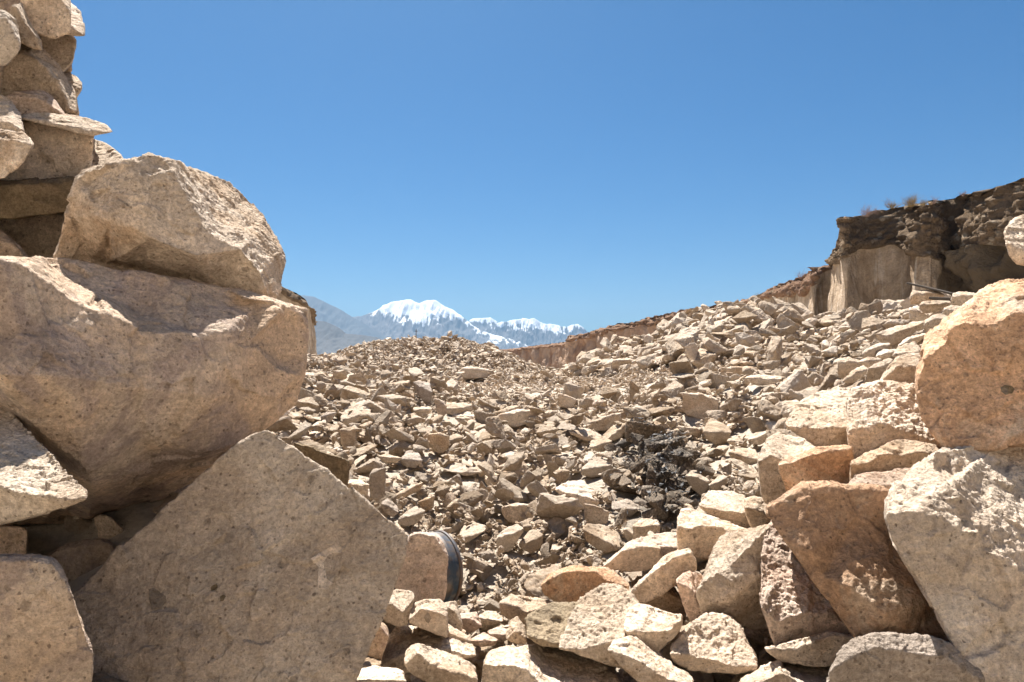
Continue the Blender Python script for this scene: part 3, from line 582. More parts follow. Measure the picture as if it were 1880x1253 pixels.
B('H', 'pink', 2.95, 'tall pinkish white crusty stone left of the big brown slab',
  [(165,640),(150,520),(180,400),(210,310),(270,345),(340,430),(440,560),(520,650),(600,770),(700,1000),(660,975),(560,990),(400,1035),(240,1085),(225,1040),(200,930),(160,800)], [(150,820),(250,900),(400,850),(560,860),(690,980)], kt=.8, kf=.3, yaw=.1, T=.8, rough=2.0, seed=31)
B('H', 'tan', 2.85, 'tan undercut stone beneath the tall pinkish stone', [(175,1060),(240,1080),(330,1050),(560,965),(700,990),(620,1110),(585,1150),(450,1160),(330,1110),(270,1140)], [(175,1065),(330,1062),(560,985),(700,1000)], kt=1, T=.7, seed=32)
B('H', 'grey', 2.2, 'dark purplish grey boulder at the bottom edge under the big brown slab', [(578,1150),(600,1090),(690,1010),(760,978),(820,973),(880,1000),(1060,988),(1200,1018),(1310,1100),(1420,1210),(1440,1400),(525,1400),(538,1200)], [(560,1180),(650,1120),(800,1050),(1000,1080),(1200,1100),(1430,1260)], kt=.6, T=.8, rough=.8, seed=33)
B('H', 'pale', 2.75, 'pale sunlit slab at the bottom edge left of the dark grey boulder', [(20,1280),(40,1240),(130,1190),(260,1130),(380,1118),(560,1145),(600,1170),(600,1400),(0,1400)], [(20,1300),(130,1260),(260,1200),(280,1330),(460,1300),(600,1320)], kt=1.8, T=.8, rough=1.2, seed=34)
B('I', 'tan', 3.35, 'pyramid shaped brown block with a ragged pale crest left of the tall pinkish stone',
  [(1060,880),(1050,830),(1035,720),(1060,680),(1100,600),(1100,560),(1150,500),(1160,420),(1195,398),(1260,420),(1300,440),(1400,385),(1450,350),(1470,420),(1440,650),(1440,800),(1480,940),(1340,948),(1250,910),(1200,870),(1100,875)],
  [(1040,720),(1100,640),(1200,600),(1300,500),(1400,400),(1450,360)], kt=1.2, kf=.15, T=.9, rough=1.2, seed=35, pts=[(1405,480,.0),(1395,640,-.03),(1200,780,-.05)])
B('I', 'pale', 3.0, 'rough faced pyramid stone near the bottom right of the hollow', [(878,1090),(900,1020),(950,980),(1040,880),(1080,858),(1260,908),(1290,960),(1340,1050),(1375,1140),(1370,1182),(1150,1192),(990,1182),(900,1132)], [(878,1090),(1000,1105),(1130,1130),(1250,1165),(1372,1170)], kt=.75, kf=.5, T=.8, rough=2., seed=36)
B('I', 'tan', 2.85, 'long pale topped slab sloping down to the bottom edge', [(520,1060),(560,1010),(640,988),(720,1030),(820,1100),(900,1170),(1000,1220),(1010,1330),(800,1330),(700,1230),(600,1160),(560,1110)], [(520,1070),(600,1090),(700,1130),(800,1200),(1010,1300)], kt=1.2, kf=.2, T=.7, seed=37)
B('I', 'moss', 3.15, 'weathered speckled rock on the left of the foreground boulder cluster', [(45,900),(100,840),(200,800),(360,793),(330,900),(260,1055),(180,1050),(100,1020),(58,990)], [(50,980),(150,1010),(250,1040)], kt=.8, T=.7, rough=1.8, seed=38, tint=.6)
B('I', 'pale', 3.1, 'broad sunlit lumpy boulder in the centre of the foreground cluster', [(240,1050),(300,900),(340,795),(420,730),(520,688),(600,700),(665,760),(700,800),(700,950),(650,1000),(560,1020),(520,1070),(560,1120),(600,1170),(480,1135),(380,1085)], [(240,1060),(400,1050),(540,1020),(690,960)], kt=.9, kf=.1, T=.8, rough=1.8, seed=39)
B('I', 'tan', 3.05, 'pointed orange edged rock on the right of the foreground cluster', [(610,950),(640,830),(700,805),(760,828),(880,858),(945,872),(948,920),(900,1000),(810,1078),(740,1062),(650,1000)], [(620,960),(750,960),(810,1010),(880,950),(946,890)], kt=1.0, kf=.3, T=.7, rough=1.4, seed=60)
B('I', 'orange', 4.15, 'rounded slab with a hollow brown underside in the centre foreground', [(140,700),(160,660),(240,608),(350,588),(460,590),(560,620),(645,690),(640,740),(540,720),(440,750),(360,797),(230,800),(160,750)], [(140,690),(240,630),(350,612),(450,620),(500,660),(640,700)], kt=1.6, kf=.1, T=.8, seed=61)
B('I', 'tan', 4.7, 'brown block with a drooping left tail above the long diagonal stone', [(490,592),(560,530),(630,450),(700,450),(800,460),(830,550),(780,600),(700,610),(650,620),(640,545),(520,602)], [(490,592),(600,500),(700,475),(820,480)], kt=1.4, T=.7, seed=62)
B('I', 'pink', 4.95, 'pale pinkish rock top behind the brown drooping block', [(630,455),(720,420),(820,398),(925,398),(935,490),(870,510),(815,555),(760,500)], [(640,460),(800,470),(930,480)], kt=1.2, T=.7, rough=1.3, seed=63)
B('I', 'tan', 3.9, 'long diagonal stone like a leaning loaf in the foreground hollow', [(635,770),(700,680),(780,600),(860,520),(940,490),(990,483),(1030,560),(1030,600),(960,640),(900,690),(780,780),(730,792),(680,790)], [(640,750),(760,640),(880,545),(1000,510)], kt=1.2, kf=.1, T=.5, seed=64)
B('I', 'brown', 4.05, 'shaded rounded stone under the long diagonal stone', [(720,805),(760,765),(850,700),(900,700),(945,780),(970,870),(955,915),(880,865),(760,835)], [(730,790),(850,720),(940,780)], T=.6, seed=65)
B('I', 'pink', 3.65, 'knobbly narrow stone between the diagonal stone and the brown pyramid', [(912,665),(950,628),(1000,618),(1075,640),(1060,720),(1065,830),(1070,885),(1000,912),(970,850),(938,740)], [(915,680),(1000,720),(1060,860)], kt=.9, T=.6, rough=1.5, seed=66)
B('I', 'tan', 4.3, 'big angular block with a sunlit sloping top left of the brown pyramid', [(920,370),(945,258),(1000,258),(1100,300),(1200,340),(1357,390),(1300,442),(1230,470),(1170,500),(1110,545),(1030,525),(1000,495),(920,490)], [(925,355),(1000,370),(1060,350),(1160,360),(1240,400),(1330,420)], kt=1.5, kf=.15, T=.8, rough=1.1, seed=67)
B('I', 'pale', 4.85, 'long flat white topped block above the big angular block', [(1043,235),(1100,155),(1200,160),(1310,180),(1330,300),(1345,370),(1280,358),(1100,282)], [(1045,240),(1150,262),(1240,268),(1330,282)], kt=1.6, kf=.4, T=.8, rough=1.2, seed=68)
B('I', 'tan', 4.6, 'small upright block right of the long white topped block', [(1305,200),(1360,180),(1430,205),(1460,300),(1450,360),(1370,395),(1338,350),(1312,290)], [(1310,250),(1380,260),(1450,300)], kt=1.1, T=.6, rough=1.4, seed=69)
inlay(RUST, 'G', [(1525,350),(1550,335),(1590,342),(1608,360),(1590,385),(1555,393),(1530,375)], 'moss', 'inclusion', 'dark brown inclusion')
# --- foreground hollow (bottom centre)
B('J', 'pink', 4.3, 'pink upright block leaning in front of the rusty drum', [(380,700),(440,560),(480,400),(530,383),(620,400),(665,450),(690,530),(678,620),(676,785),(620,785),(540,790),(480,790),(440,740)], [(400,600),(480,412),(530,398),(620,415),(700,540)], kt=1.2, kf=-.05, yaw=.1, T=.6, seed=71)
B('J', 'pale', 3.35, 'cube shaped pale stone beside the giant flat slab', [(298,850),(350,750),(400,718),(490,730),(506,762),(490,830),(462,922),(390,927),(340,905)], [(300,850),(370,800),(440,850),(500,770)], kt=1.4, T=.4, rough=1.1, seed=72)
SPOT = B('J', 'tan', 3.3, 'tan stone with a dark grey inclusion right of the pale cube stone', [(470,912),(510,800),(560,783),(650,773),(690,820),(692,992),(650,982),(560,942)], [(475,890),(540,830),(650,850),(690,870)], kt=1.2, T=.5, seed=73)
B('J', 'tan', 3.75, 'narrow stone just below the drum', [(680,800),(740,788),(766,870),(770,970),(720,960),(680,930)], [(685,830),(740,840),(768,900)], T=.5, seed=74)
B('J', 'brown', 3.05, 'brown stone shaded by the giant flat slab at the bottom', [(190,1070),(220,960),(290,893),(345,930),(362,990),(322,1060),(312,1122),(250,1105)], [(220,970),(300,930),(360,990)], T=.5, seed=75)
B('J', 'pale', 3.35, 'low rubbly sunlit rock mass at the bottom centre left', [(310,1160),(335,1000),(420,930),(560,943),(640,988),(760,1000),(850,1062),(862,1100),(800,1112),(720,1130),(640,1120),(560,1120),(480,1140),(440,1200),(330,1190)], [(320,1150),(450,1080),(620,1070),(700,1060),(800,1095),(860,1090)], kt=1.8, T=.5, rough=2, seed=76)
B('J', 'pale', 2.85, 'blocky pale stone at the bottom centre with a shaded left face', [(443,1150),(460,1070),(510,1038),(600,1060),(700,1090),(800,1130),(850,1170),(870,1320),(700,1300),(560,1240),(470,1190)], [(445,1150),(520,1080),(600,1150),(700,1190),(860,1230)], kt=1.6, kf=.1, T=.6, rough=1.3, seed=77)
B('J', 'pale', 2.75, 'flat sunlit stone at the bottom edge beside the giant slab', [(100,1270),(150,1180),(200,1163),(330,1168),(440,1190),(445,1340),(90,1340)], [(100,1270),(250,1235),(440,1240)], kt=2, T=.5, rough=1.2, seed=78)
B('J', 'pink', 2.72, 'small pebble lying on the flat bottom stone', [(152,1152),(180,1130),(250,1133),(262,1160),(200,1172)], [(155,1158),(260,1162)], T=.06, seed=79)
B('J', 'pale', 2.95, 'broad white slab at the bottom centre with an orange brown broken edge', [(908,1140),(940,1080),(1060,1050),(1200,1048),(1400,1068),(1520,1120),(1640,1190),(1720,1340),(880,1340)], [(908,1145),(980,1155),(1080,1150),(1150,1180),(1240,1280),(1450,1330),(1700,1335)], kt=1.9, kf=.3, T=.7, rough=.9, seed=80)
B('J', 'pale', 3.6, 'small upright pointed stone left of the speckled rock', [(1028,1005),(1060,900),(1095,868),(1142,950),(1150,1025),(1100,1035)], [(1030,1005),(1080,960),(1148,1000)], kt=.8, T=.3, seed=81)
B('J', 'pink', 3.9, 'lumpy small rock in the middle of the hollow floor', [(925,965),(1000,928),(1048,960),(1035,1012),(980,1017)], [(925,970),(1000,980),(1045,975)], kt=1.4, T=.4, seed=82)
B('J', 'tan', 4.4, 'wide low stone with ragged top above the speckled rock', [(995,790),(1060,748),(1200,785),(1325,800),(1220,850),(1150,925),(1090,880),(1035,885),(1000,855)], [(1000,800),(1100,820),(1150,850),(1300,805)], kt=1.5, T=.5, rough=1.5, seed=83)
B('J', 'pink', 3.75, 'flat little stone on the hollow floor below the drum', [(815,1010),(900,968),(985,1010),(960,1042),(830,1038)], [(820,1015),(900,1010),(975,1015)], kt=1.6, T=.3, seed=84)
B('J', 'pale', 4.6, 'small sunlit rock right of the drum foot', [(870,875),(920,838),(1000,868),(1035,905),(960,925),(900,922)], [(872,880),(940,890),(1030,900)], kt=1.5, T=.4, seed=85)
B('J', 'pink', 4.2, 'half buried stone between the drum and the hollow floor', [(760,860),(860,850),(890,930),(830,970),(770,940)], [(760,880),(850,890),(885,930)], kt=1.4, T=.4, seed=86)
B('J', 'pale', 3.5, 'low pale stone under the narrow stone below the drum', [(690,920),(740,950),(830,1000),(830,1040),(700,1010)], [(690,960),(760,990),(830,1020)], kt=1.5, T=.4, seed=87)
inlay(SPOT, 'J', [(558,880),(580,850),(592,865),(602,885),(585,915),(570,905)], 'grey', 'inclusion', 'dark grey inclusion')['tint'] = -.9
# --- right, farther blocks
GF = 'stacked slabs below the near quarry cliff'
FB = [
 ('pale', 4.6, 'round topped pale boulder at the right edge against the dark cliff', [(1548,400),(1580,340),(1640,313),(1760,320),(1760,600),(1620,580),(1580,530),(1568,470)], [(1560,470),(1640,500),(1760,540)], 1.0),
 ('tan', 8.6, 'topmost long slab of the stack under the near cliff', [(1000,785),(1030,733),(1100,727),(1190,735),(1205,765),(1150,792),(1060,800),(1000,815)], [(1010,760),(1100,745),(1200,752)], 1.3),
 ('tan', 8.3, 'second slab of the stack under the near cliff, pale rounded left end', [(1058,835),(1070,798),(1150,788),(1250,796),(1225,822),(1140,862),(1080,862)], [(1060,815),(1150,808),(1240,805)], 1.3),
 ('tan', 8.0, 'flat block at the right of the slab stack under the near cliff', [(1238,790),(1250,748),(1360,743),(1430,760),(1400,800),(1300,815),(1240,810)], [(1245,765),(1360,760),(1425,770)], 1.5),
 ('pale', 7.8, 'rounded pale slab under the flat block of the stack', [(1190,850),(1210,818),(1290,818),(1350,838),(1260,882),(1200,885)], [(1195,840),(1290,850),(1345,845)], 1.3),
 ('tan', 8.4, 'squat block at the left foot of the slab stack', [(1000,830),(1050,818),(1080,860),(1120,885),(1080,905),(1005,908)], [(1000,845),(1060,850)], 1.1),
 ('tan', 7.8, 'long tilted slab with a dark underside left of the slab stack', [(800,985),(870,958),(960,930),(1085,908),(1085,930),(1000,985),(940,1035),(890,1052),(835,1030)], [(805,985),(870,990),(960,960),(1080,920)], 1.8),
 ('tan', 7.3, 'brown slab leaning against the tall orange boulder', [(1080,940),(1092,905),(1130,878),(1250,890),(1190,965),(1100,995)], [(1085,925),(1140,895),(1240,900)], 1.2),
 ('tan', 7.4, 'brown stone tucked under the long tilted slab', [(930,1055),(1000,1000),(1090,978),(1110,990),(1050,1030),(960,1060)], [(940,1050),(1010,1010),(1100,985)], 1.2),
 ('tan', 7.4, 'narrow tilted stone left of the tucked brown stone', [(730,1085),(830,1030),(895,1038),(880,1065),(800,1112),(732,1132)], [(732,1095),(830,1050),(890,1045)], 1.4),
 ('pale', 7.1, 'pale wedge stone below the long tilted slab', [(800,1115),(850,1073),(945,1070),(920,1105),(860,1125)], [(805,1108),(860,1092),(940,1080)], 1.8),
 ('tan', 6.8, 'rough stone above the tan peeking stone', [(905,1115),(930,1058),(1030,1028),(1065,1060),(1065,1105),(1000,1118)], [(910,1100),(1000,1090),(1060,1080)], 1.2),
 ('tan', 5.8, 'brown angular slab left of the tan peeking stone', [(740,330),(765,240),(850,195),(910,190),(890,250),(830,330)], [(760,245),(850,225),(905,205)], 1.2),
 ('tan', 6.4, 'pale tilted plank like stone beside the brown angular slab', [(610,320),(700,240),(740,225),(768,250),(690,318)], [(615,318),(700,262),(765,245)], 1.2),
 ('tan', 7.0, 'squarish pitted block above the plank like stone', [(588,190),(640,170),(710,190),(722,225),(640,300),(590,295)], [(590,205),(650,200),(715,215)], .9),
 ('tan', 6.6, 'small dark brown stone under the squarish pitted block', [(700,200),(760,180),(830,180),(840,200),(760,245)], [(702,205),(760,195),(838,190)], 1.2),
 ('pale', 5.2, 'rubbly pale rock against the upper left of the orange boulder', [(1160,960),(1240,900),(1310,850),(1380,800),(1420,790),(1400,880),(1300,940),(1200,1000)], [(1170,975),(1300,890),(1410,850)], 1.3)]
for i, (mt, D, lb, ol, rd, kt) in enumerate(FB):
    B('G' if 12 <= i <= 15 else 'F', mt, D, lb, ol, rd, kt=kt, T=None if i else 1.1, group=GF if 0 < i < 6 else GR if i != 0 else None, rough=1.2 if i else 1.8, seed=100+i)
# --- larger stones picked out in the rubble slope
MB_ = [
 ('K','moss',5.6,'dark brown weathered plate behind the edge of the giant flat slab',[(130,440),(230,413),(330,500),(430,540),(468,590),(455,660),(390,660),(280,590),(180,510)],.06),
 ('K','pale',6.1,'pale block at the lower right end of the dark weathered plate',[(458,640),(470,598),(540,598),(592,650),(585,700),(500,680)],.3),
 ('K','grey',6.6,'upright grey pillar shaped stone in the left of the rubble slope',[(595,565),(620,533),(670,543),(692,600),(687,700),(640,742),(600,712)],.08),
 ('K','grey',6.2,'rounded grey stone at the foot of the upright pillar stone',[(663,742),(700,713),(766,760),(772,800),(730,832),(680,802)],.5),
 ('K','rubble',None,'long thin tilted slab right of the upright pillar stone',[(728,718),(830,648),(922,618),(905,660),(800,717)],.5),
 ('K','rubble',None,'lumpy stone above the edge of the giant flat slab near the drum',[(768,872),(830,788),(880,763),(932,800),(885,870),(800,888)],.4),
 ('K','tan',None,'tan wedge stone above the lumpy stone near the drum',[(888,742),(980,708),(987,770),(930,802)],.1),
 ('K','rubble',None,'broad flat pale slab in the middle of the rubble slope',[(1045,540),(1100,468),(1200,478),(1295,500),(1292,545),(1190,582),(1110,562)],.75),
 ('K','pale',None,'bright faceted block in the upper left of the rubble slope',[(418,200),(480,118),(560,108),(602,150),(582,220),(520,232),(460,277),(430,252)],.65),
 ('K','grey',None,'flat grey stone left of the bright faceted block',[(268,232),(330,188),(392,200),(352,252),(288,262)],.3),
 ('K','rubble',None,'shaded tan shield shaped stone under the bright faceted block',[(413,332),(480,278),(512,310),(512,420),(490,457),(430,402)],.1),
 ('K','grey',None,'low grey wedge stone left of centre in the rubble slope',[(273,432),(380,408),(445,450),(430,477),(320,472)],.2),
 ('K','grey',None,'tall upright slab standing at the crest of the front rubble',[(858,20),(900,-2),(960,8),(977,60),(972,152),(930,132),(870,62)],.25),
 ('K','brown',None,'narrow dark slab beside the tall upright slab at the crest',[(988,108),(1050,128),(1062,200),(1032,232),(1000,182)],.1),
 ('K','tan',None,'brown triangular stone below the tall upright slab',[(858,160),(972,153),(942,222),(900,227)],.25),
 ('K','pale',None,'pale angular slab right of the narrow dark slab',[(1058,132),(1180,128),(1222,182),(1100,212),(1064,202)],.4),
 ('K','pale',None,'flat topped stone under the pale angular slab',[(1093,202),(1200,178),(1242,200),(1180,218),(1110,222)],.8),
 ('K','tan',None,'brown squarish stone under the flat topped stone',[(1108,225),(1217,218),(1212,282),(1150,262)],.1),
 ('K','rubble',None,'blocky stone with a shaded left side mid slope',[(1068,342),(1120,318),(1172,350),(1142,402),(1084,407)],.4),
 ('K','tan',None,'brown triangular slab in the dark hollow mid slope',[(948,432),(1000,318),(1062,330),(1082,400),(1042,442)],.05),
 ('K','grey',None,'rough grey stone above the left end of the mid slope hollow',[(783,482),(830,418),(892,428),(917,490),(872,532),(820,527)],.5),
 ('K','rubble',None,'wide flat stone left of the rough grey stone',[(643,462),(700,443),(792,468),(762,502),(690,503)],.35),
 ('K','rubble',None,'pale capped stone at the top of the mid slope hollow',[(798,212),(860,198),(914,248),(850,277)],.45),
 ('K','rubble',None,'rough pale stone hanging over the mid slope hollow',[(888,272),(960,278),(1004,342),(930,342),(888,312)],.5),
 ('K','tan',None,'long brown slab at the right of the front crest',[(1383,232),(1450,188),(1560,178),(1624,210),(1560,262),(1480,283),(1408,257)],.12),
 ('K','rubble',None,'thin pale slab lying above the long brown slab',[(1343,192),(1480,143),(1514,170),(1380,207)],.5),
 ('K','tan',None,'brown overhanging plate low in the centre of the slope',[(1398,802),(1500,743),(1592,842),(1530,882),(1440,862)],.15),
 ('K','rubble',None,'leaning brown block low in the centre of the slope',[(1368,1002),(1440,888),(1500,873),(1532,920),(1452,1042),(1380,1052)],.3),
 ('K','rubble',None,'cube like block right of the leaning brown block',[(1508,1012),(1560,918),(1600,903),(1654,950),(1642,1012),(1580,1057)],.45),
 ('K','rubble',None,'slab with a smaller stone on it right of the drum',[(1128,987),(1180,858),(1302,878),(1272,932),(1180,992)],.6),
 ('L','tan',None,'large brown triangular block near the crest right of centre',[(838,182),(880,108),(930,73),(1042,98),(1062,180),(960,237),(880,212)],.12),
 ('L','rubble',None,'big cube shaped block right of centre with a bright top',[(963,312),(1010,223),(1100,258),(1142,310),(1100,382),(1050,392),(980,352)],.5),
 ('L','tan',None,'pale brown triangular stone at the lower edge of the gravel flat',[(83,162),(95,118),(130,83),(192,130),(162,167)],.1),
 ('L','tan',None,'smooth brown loaf shaped slab left of the burnt patch',[(243,272),(380,213),(462,218),(467,262),(330,307),(268,302)],.15),
 ('L','rubble',None,'long pale slab below the brown loaf shaped slab',[(153,322),(240,293),(347,325),(250,367)],.55),
 ('L','rubble',None,'diagonal pale slab touching the burnt patch at its upper left',[(353,332),(450,258),(517,268),(430,362)],.5),
 ('L','rubble',None,'squat block with flat top left of the burnt patch',[(273,412),(285,358),(350,338),(412,360),(402,412),(330,432)],.45),
 ('L','rubble',None,'big lumpy stone left of the burnt patch',[(223,572),(270,488),(340,458),(412,520),(402,572),(300,592)],.5),
 ('L','tan',None,'rounded brown stone at the left of the lumpy stone',[(23,582),(60,528),(140,548),(152,592),(80,632)],.25),
 ('L','tan',None,'tilted slab with overhanging lip below the lumpy stone',[(68,652),(150,608),(230,598),(302,670),(332,747),(272,742),(262,802),(150,742)],.5),
 ('L','grey',None,'flat grey slab at the lower left of the burnt patch',[(408,732),(500,723),(582,750),(562,792),(520,832),(440,792)],.55),
 ('L','tan',None,'small arched brown block under the flat grey slab',[(243,872),(255,788),(300,758),(392,820),(382,872)],.1),
 ('L','rubble',None,'large smooth topped block under the burnt patch on its left',[(233,882),(280,872),(340,873),(460,928),(462,990),(380,1052),(250,972)],.55),
 ('L','rubble',None,'small upright stone between the smooth topped block and the rough block',[(478,912),(520,893),(542,960),(510,982)],.3),
 ('L','tan',None,'rough brown block directly below the burnt patch',[(536,985),(590,838),(690,848),(704,930),(620,955)],.3),
 ('L','rubble',None,'layered rounded stone right of the burnt patch',[(1123,452),(1180,408),(1290,413),(1308,500),(1240,512)],.5),
 ('L','rubble',None,'long thin slab sliding down beside the pale pitted block',[(1128,482),(1170,478),(1303,570),(1303,602),(1220,572)],.5),
 ('L','rubble',None,'stone with a light top right beside the burnt patch',[(1003,642),(1070,573),(1124,600),(1082,662),(1020,672)],.4),
 ('L','rubble',None,'flat stone upper right of the burnt patch',[(988,432),(1060,393),(1124,400),(1102,452),(1020,462)],.5),
 ('L','rubble',None,'grey topped stone below the right of the crest',[(1108,372),(1140,338),(1202,360),(1234,400),(1150,402)],.5),
 ('L','tan',None,'pointed tan stone left of the rounded pale block',[(1228,342),(1310,308),(1384,310),(1372,362),(1300,392)],.35),
 ('L','rubble',None,'cracked upright block at the right edge of the burnt patch',[(858,592),(890,558),(950,568),(1004,600),(1002,652),(950,702),(890,652)],.25),
 ('L','grey',None,'sooty slab at the top of the burnt patch',[(418,402),(480,362),(542,328),(562,370),(462,417)],.5),
 ('L','tan',None,'long brown slab under the large triangular block',[(798,272),(880,283),(962,308),(952,352),(850,322)],.15),
 ('E','tan',None,'wide brown slab jutting from the crest below the right mound',[(1325,575),(1380,548),(1480,540),(1540,575),(1470,600),(1340,598)],.2),
 ('E','pale',None,'long pale slab next to the jutting brown slab at the right crest',[(1465,600),(1560,592),(1680,600),(1640,640),(1520,650)],.35),
 ('D','pale',None,'wide flat block on the crest between the two hollows',[(1085,560),(1140,545),(1250,560),(1240,608),(1100,612)],.2),
]
for i, (fr, mt, D, lb, ol, rt) in enumerate(MB_):
    xs = [p[0] for p in ol]; ys = [p[1] for p in ol]; r_ = random.Random(i)
    yl = min(ys)+(max(ys)-min(ys))*rt
    # dividing line between lit top and shaded front follows the long axis of the outline
    xm = (min(xs)+max(xs))/2; L_ = [p for p in ol if p[0] < xm]; R2 = [p for p in ol if p[0] >= xm]
    sl_ = (sum(p[1] for p in R2)/len(R2)-sum(p[1] for p in L_)/len(L_))/(sum(p[0] for p in R2)/len(R2)-sum(p[0] for p in L_)/len(L_)+1e-6)
    rd = [(x, yl+sl_*.8*(x-xm)+r_.uniform(-.06, .06)*(max(ys)-min(ys))) for x in (min(xs)-2, xm+r_.uniform(-.2, .2)*(max(xs)-min(xs)), max(xs)+2)]
    B(fr, mt, D, lb, ol, rd, name='rubble_stone', cat='rock', kt=1.5, kf=.1, yaw=r_.uniform(-.3, .3), T=None, rough=1.0, group=GM, seed=300+i, vs=2.4, soot=(1.0 if 'ooty' in lb else 0))
# ---------------------------------------------------------------- rubble: prototypes
def hull_proto(r, n, flat):
    """broken tuff: convex hull of scattered points, squashed into slabs, wedges and chunks"""
    pts = []
    for _ in range(n):
        v = Vector((r.gauss(0, 1), r.gauss(0, 1), r.gauss(0, 1))); v.normalize()
        e = 3.2; k = (abs(v.x)**e+abs(v.y)**e+abs(v.z)**e)**(-1/e); v *= k*r.uniform(.72, 1)
        v.z *= 1+.35*v.x*r.choice((-1, 1)); pts.append(v)
    bm = bmesh.new()
    for p in pts: bm.verts.new(p)
    res = bmesh.ops.convex_hull(bm, input=bm.verts)
    bmesh.ops.delete(bm, geom=[v for v in bm.verts if not v.link_faces], context='VERTS')
    bmesh.ops.dissolve_limit(bm, angle_limit=math.radians(14), verts=bm.verts, edges=bm.edges)
    bmesh.ops.triangulate(bm, faces=bm.faces)
    bm.verts.index_update(); V = [tuple(v.co) for v in bm.verts]; Fc = [[v.index for v in f.verts] for f in bm.faces]; bm.free()
    return V, Fc
def proto_lod(V, Fc, dims, voxel, amp, seed):
    Vs = [(v[0]*dims[0], v[1]*dims[1], v[2]*dims[2]) for v in V]
    co, no, f = remesh(Vs, Fc, voxel, 1)
    q = co+seed*3.1
    d = fbm(q*1.5, 3)*.55*amp+fbm(q*4.5, 3, bil=True)*.4*amp+fbm(q*14, 2)*.22*amp*(voxel < .05)
    co = co+no*d[:, None]
    tri = np.concatenate([f[:, :3], f[:, [0, 2, 3]]])
    return co, f, tri
PR = []
for i in range(26):
    r = random.Random(900+i); V, Fc = hull_proto(r, r.choice((9, 11, 13, 16)), 0)
    dims = (1, r.uniform(.55, .9), r.choice((.16, .22, .28, .36, .5)))
    hi = proto_lod(V, Fc, dims, .036, .06, i)
    mid = proto_lod(V, Fc, dims, .13, .07, i)
    lo = np.array([(v[0]*dims[0], v[1]*dims[1], v[2]*dims[2]) for v in V]); lof = np.array(Fc)
    PR.append(dict(dims=dims, hi=hi, mid=mid, lo=(lo, lof), me=None))
# ---------------------------------------------------------------- rubble: let stones settle on a height raster
X0, X1, Y0, Y1, CS = -15., 26., 1.6, 38., .05
nx_, ny_ = int((X1-X0)/CS), int((Y1-Y0)/CS)
gx, gy = np.meshgrid(X0+(np.arange(nx_)+.5)*CS, Y0+(np.arange(ny_)+.5)*CS)
T0 = height(gx, gy).reshape(gx.shape)
grad_y, grad_x = np.gradient(T0, CS)
HM = T0-np.clip(.16+(gy-12)*.006, .16, .3)
def inpoly(poly, x, y):
    p = np.array([q[:2] for q in poly]); c = np.zeros(np.shape(x), bool); j = len(p)-1
    for i in range(len(p)):
        a, b = p[i], p[j]
        c ^= ((a[1] > y) != (b[1] > y)) & (x < (b[0]-a[0])*(y-a[1])/(b[1]-a[1]+1e-9)+a[0]); j = i
    return c
# picture mask of the hand-shaped stones: nearest depth per pixel (so that no loose stone settles in front of them)
MW, MH = 940, 627; mk = np.full((MH, MW), 1e9); mkx, mky = np.meshgrid(np.arange(MW)*2+1, np.arange(MH)*2+1)
for ol, D in MASKS:
    xs = [p[0] for p in ol]; ys = [p[1] for p in ol]
    a, b = max(0, int(min(xs)/2)), min(MW, int(max(xs)/2)+1); c_, d_ = max(0, int(min(ys)/2)), min(MH, int(max(ys)/2)+1)
    if b <= a or d_ <= c_: continue
    ins = inpoly(ol, mkx[c_:d_, a:b], mky[c_:d_, a:b]); sub = mk[c_:d_, a:b]; sub[ins] = np.minimum(sub[ins], D)
def zone(x, y):
    u = x/y; px = CX+u*F0
    if y > 21.5 and px < 1035: return 'mound'
    if px > 1060+(27-y)*22 and y > 13.2: return 'right'
    if px > 1380 and y > 10.5: return 'right'
    if y > 14.8: return 'gravel'
    return 'front'
r = random.Random(77)
cand = []
def sample(n, ya, yb, ulo, uhi, fsize, zones):
    for _ in range(n):
        y = math.sqrt(r.uniform(ya*ya, yb*yb)); x = y*r.uniform(ulo, uhi)
        if zone(x, y) in zones: cand.append((x, y, fsize(x, y)))
ln = lambda m, s, a, b: min(b, max(a, m*math.exp(r.gauss(0, s))))
nz_ = lambda x, y: float(perlin(np.array([[x*.45, y*.45, 3.]]))[0])
sample(13500, 2.2, 15.5, -.65, .85, lambda x, y: ln(.11, .55, .04, .34)*(1+.3*nz_(x, y)), ('front',))
sample(19000, 2.2, 15.5, -.6, .8, lambda x, y: ln(.045, .35, .025, .08), ('front',))
sample(32000, 14.5, 30, -.33, .33, lambda x, y: ln(.062, .4, .03, .2), ('gravel',))
sample(12000, 21, 37.5, -.32, .12, lambda x, y: ln(.135, .42, .07, .36), ('mound',))
sample(12000, 21, 34, -.32, .12, lambda x, y: ln(.085, .3, .05, .14), ('mound',))
sample(6500, 10.5, 30, .05, .66, lambda x, y: ln(.2, .45, .08, .55)*(1.15 if y > 18 else .85), ('right',))
sample(13000, 10.5, 29, .05, .66, lambda x, y: ln(.09, .35, .05, .15), ('right',))
sample(4500, 1.8, 12, -1.2, 1.2, lambda x, y: ln(.1, .5, .04, .25), ('front',))
sample(9000, 3.2, 7.5, -.2, .5, lambda x, y: ln(.03, .3, .018, .05), ('front',))
cand.sort(key=lambda c: -c[2]*math.exp(r.gauss(0, .25)))
ST = []
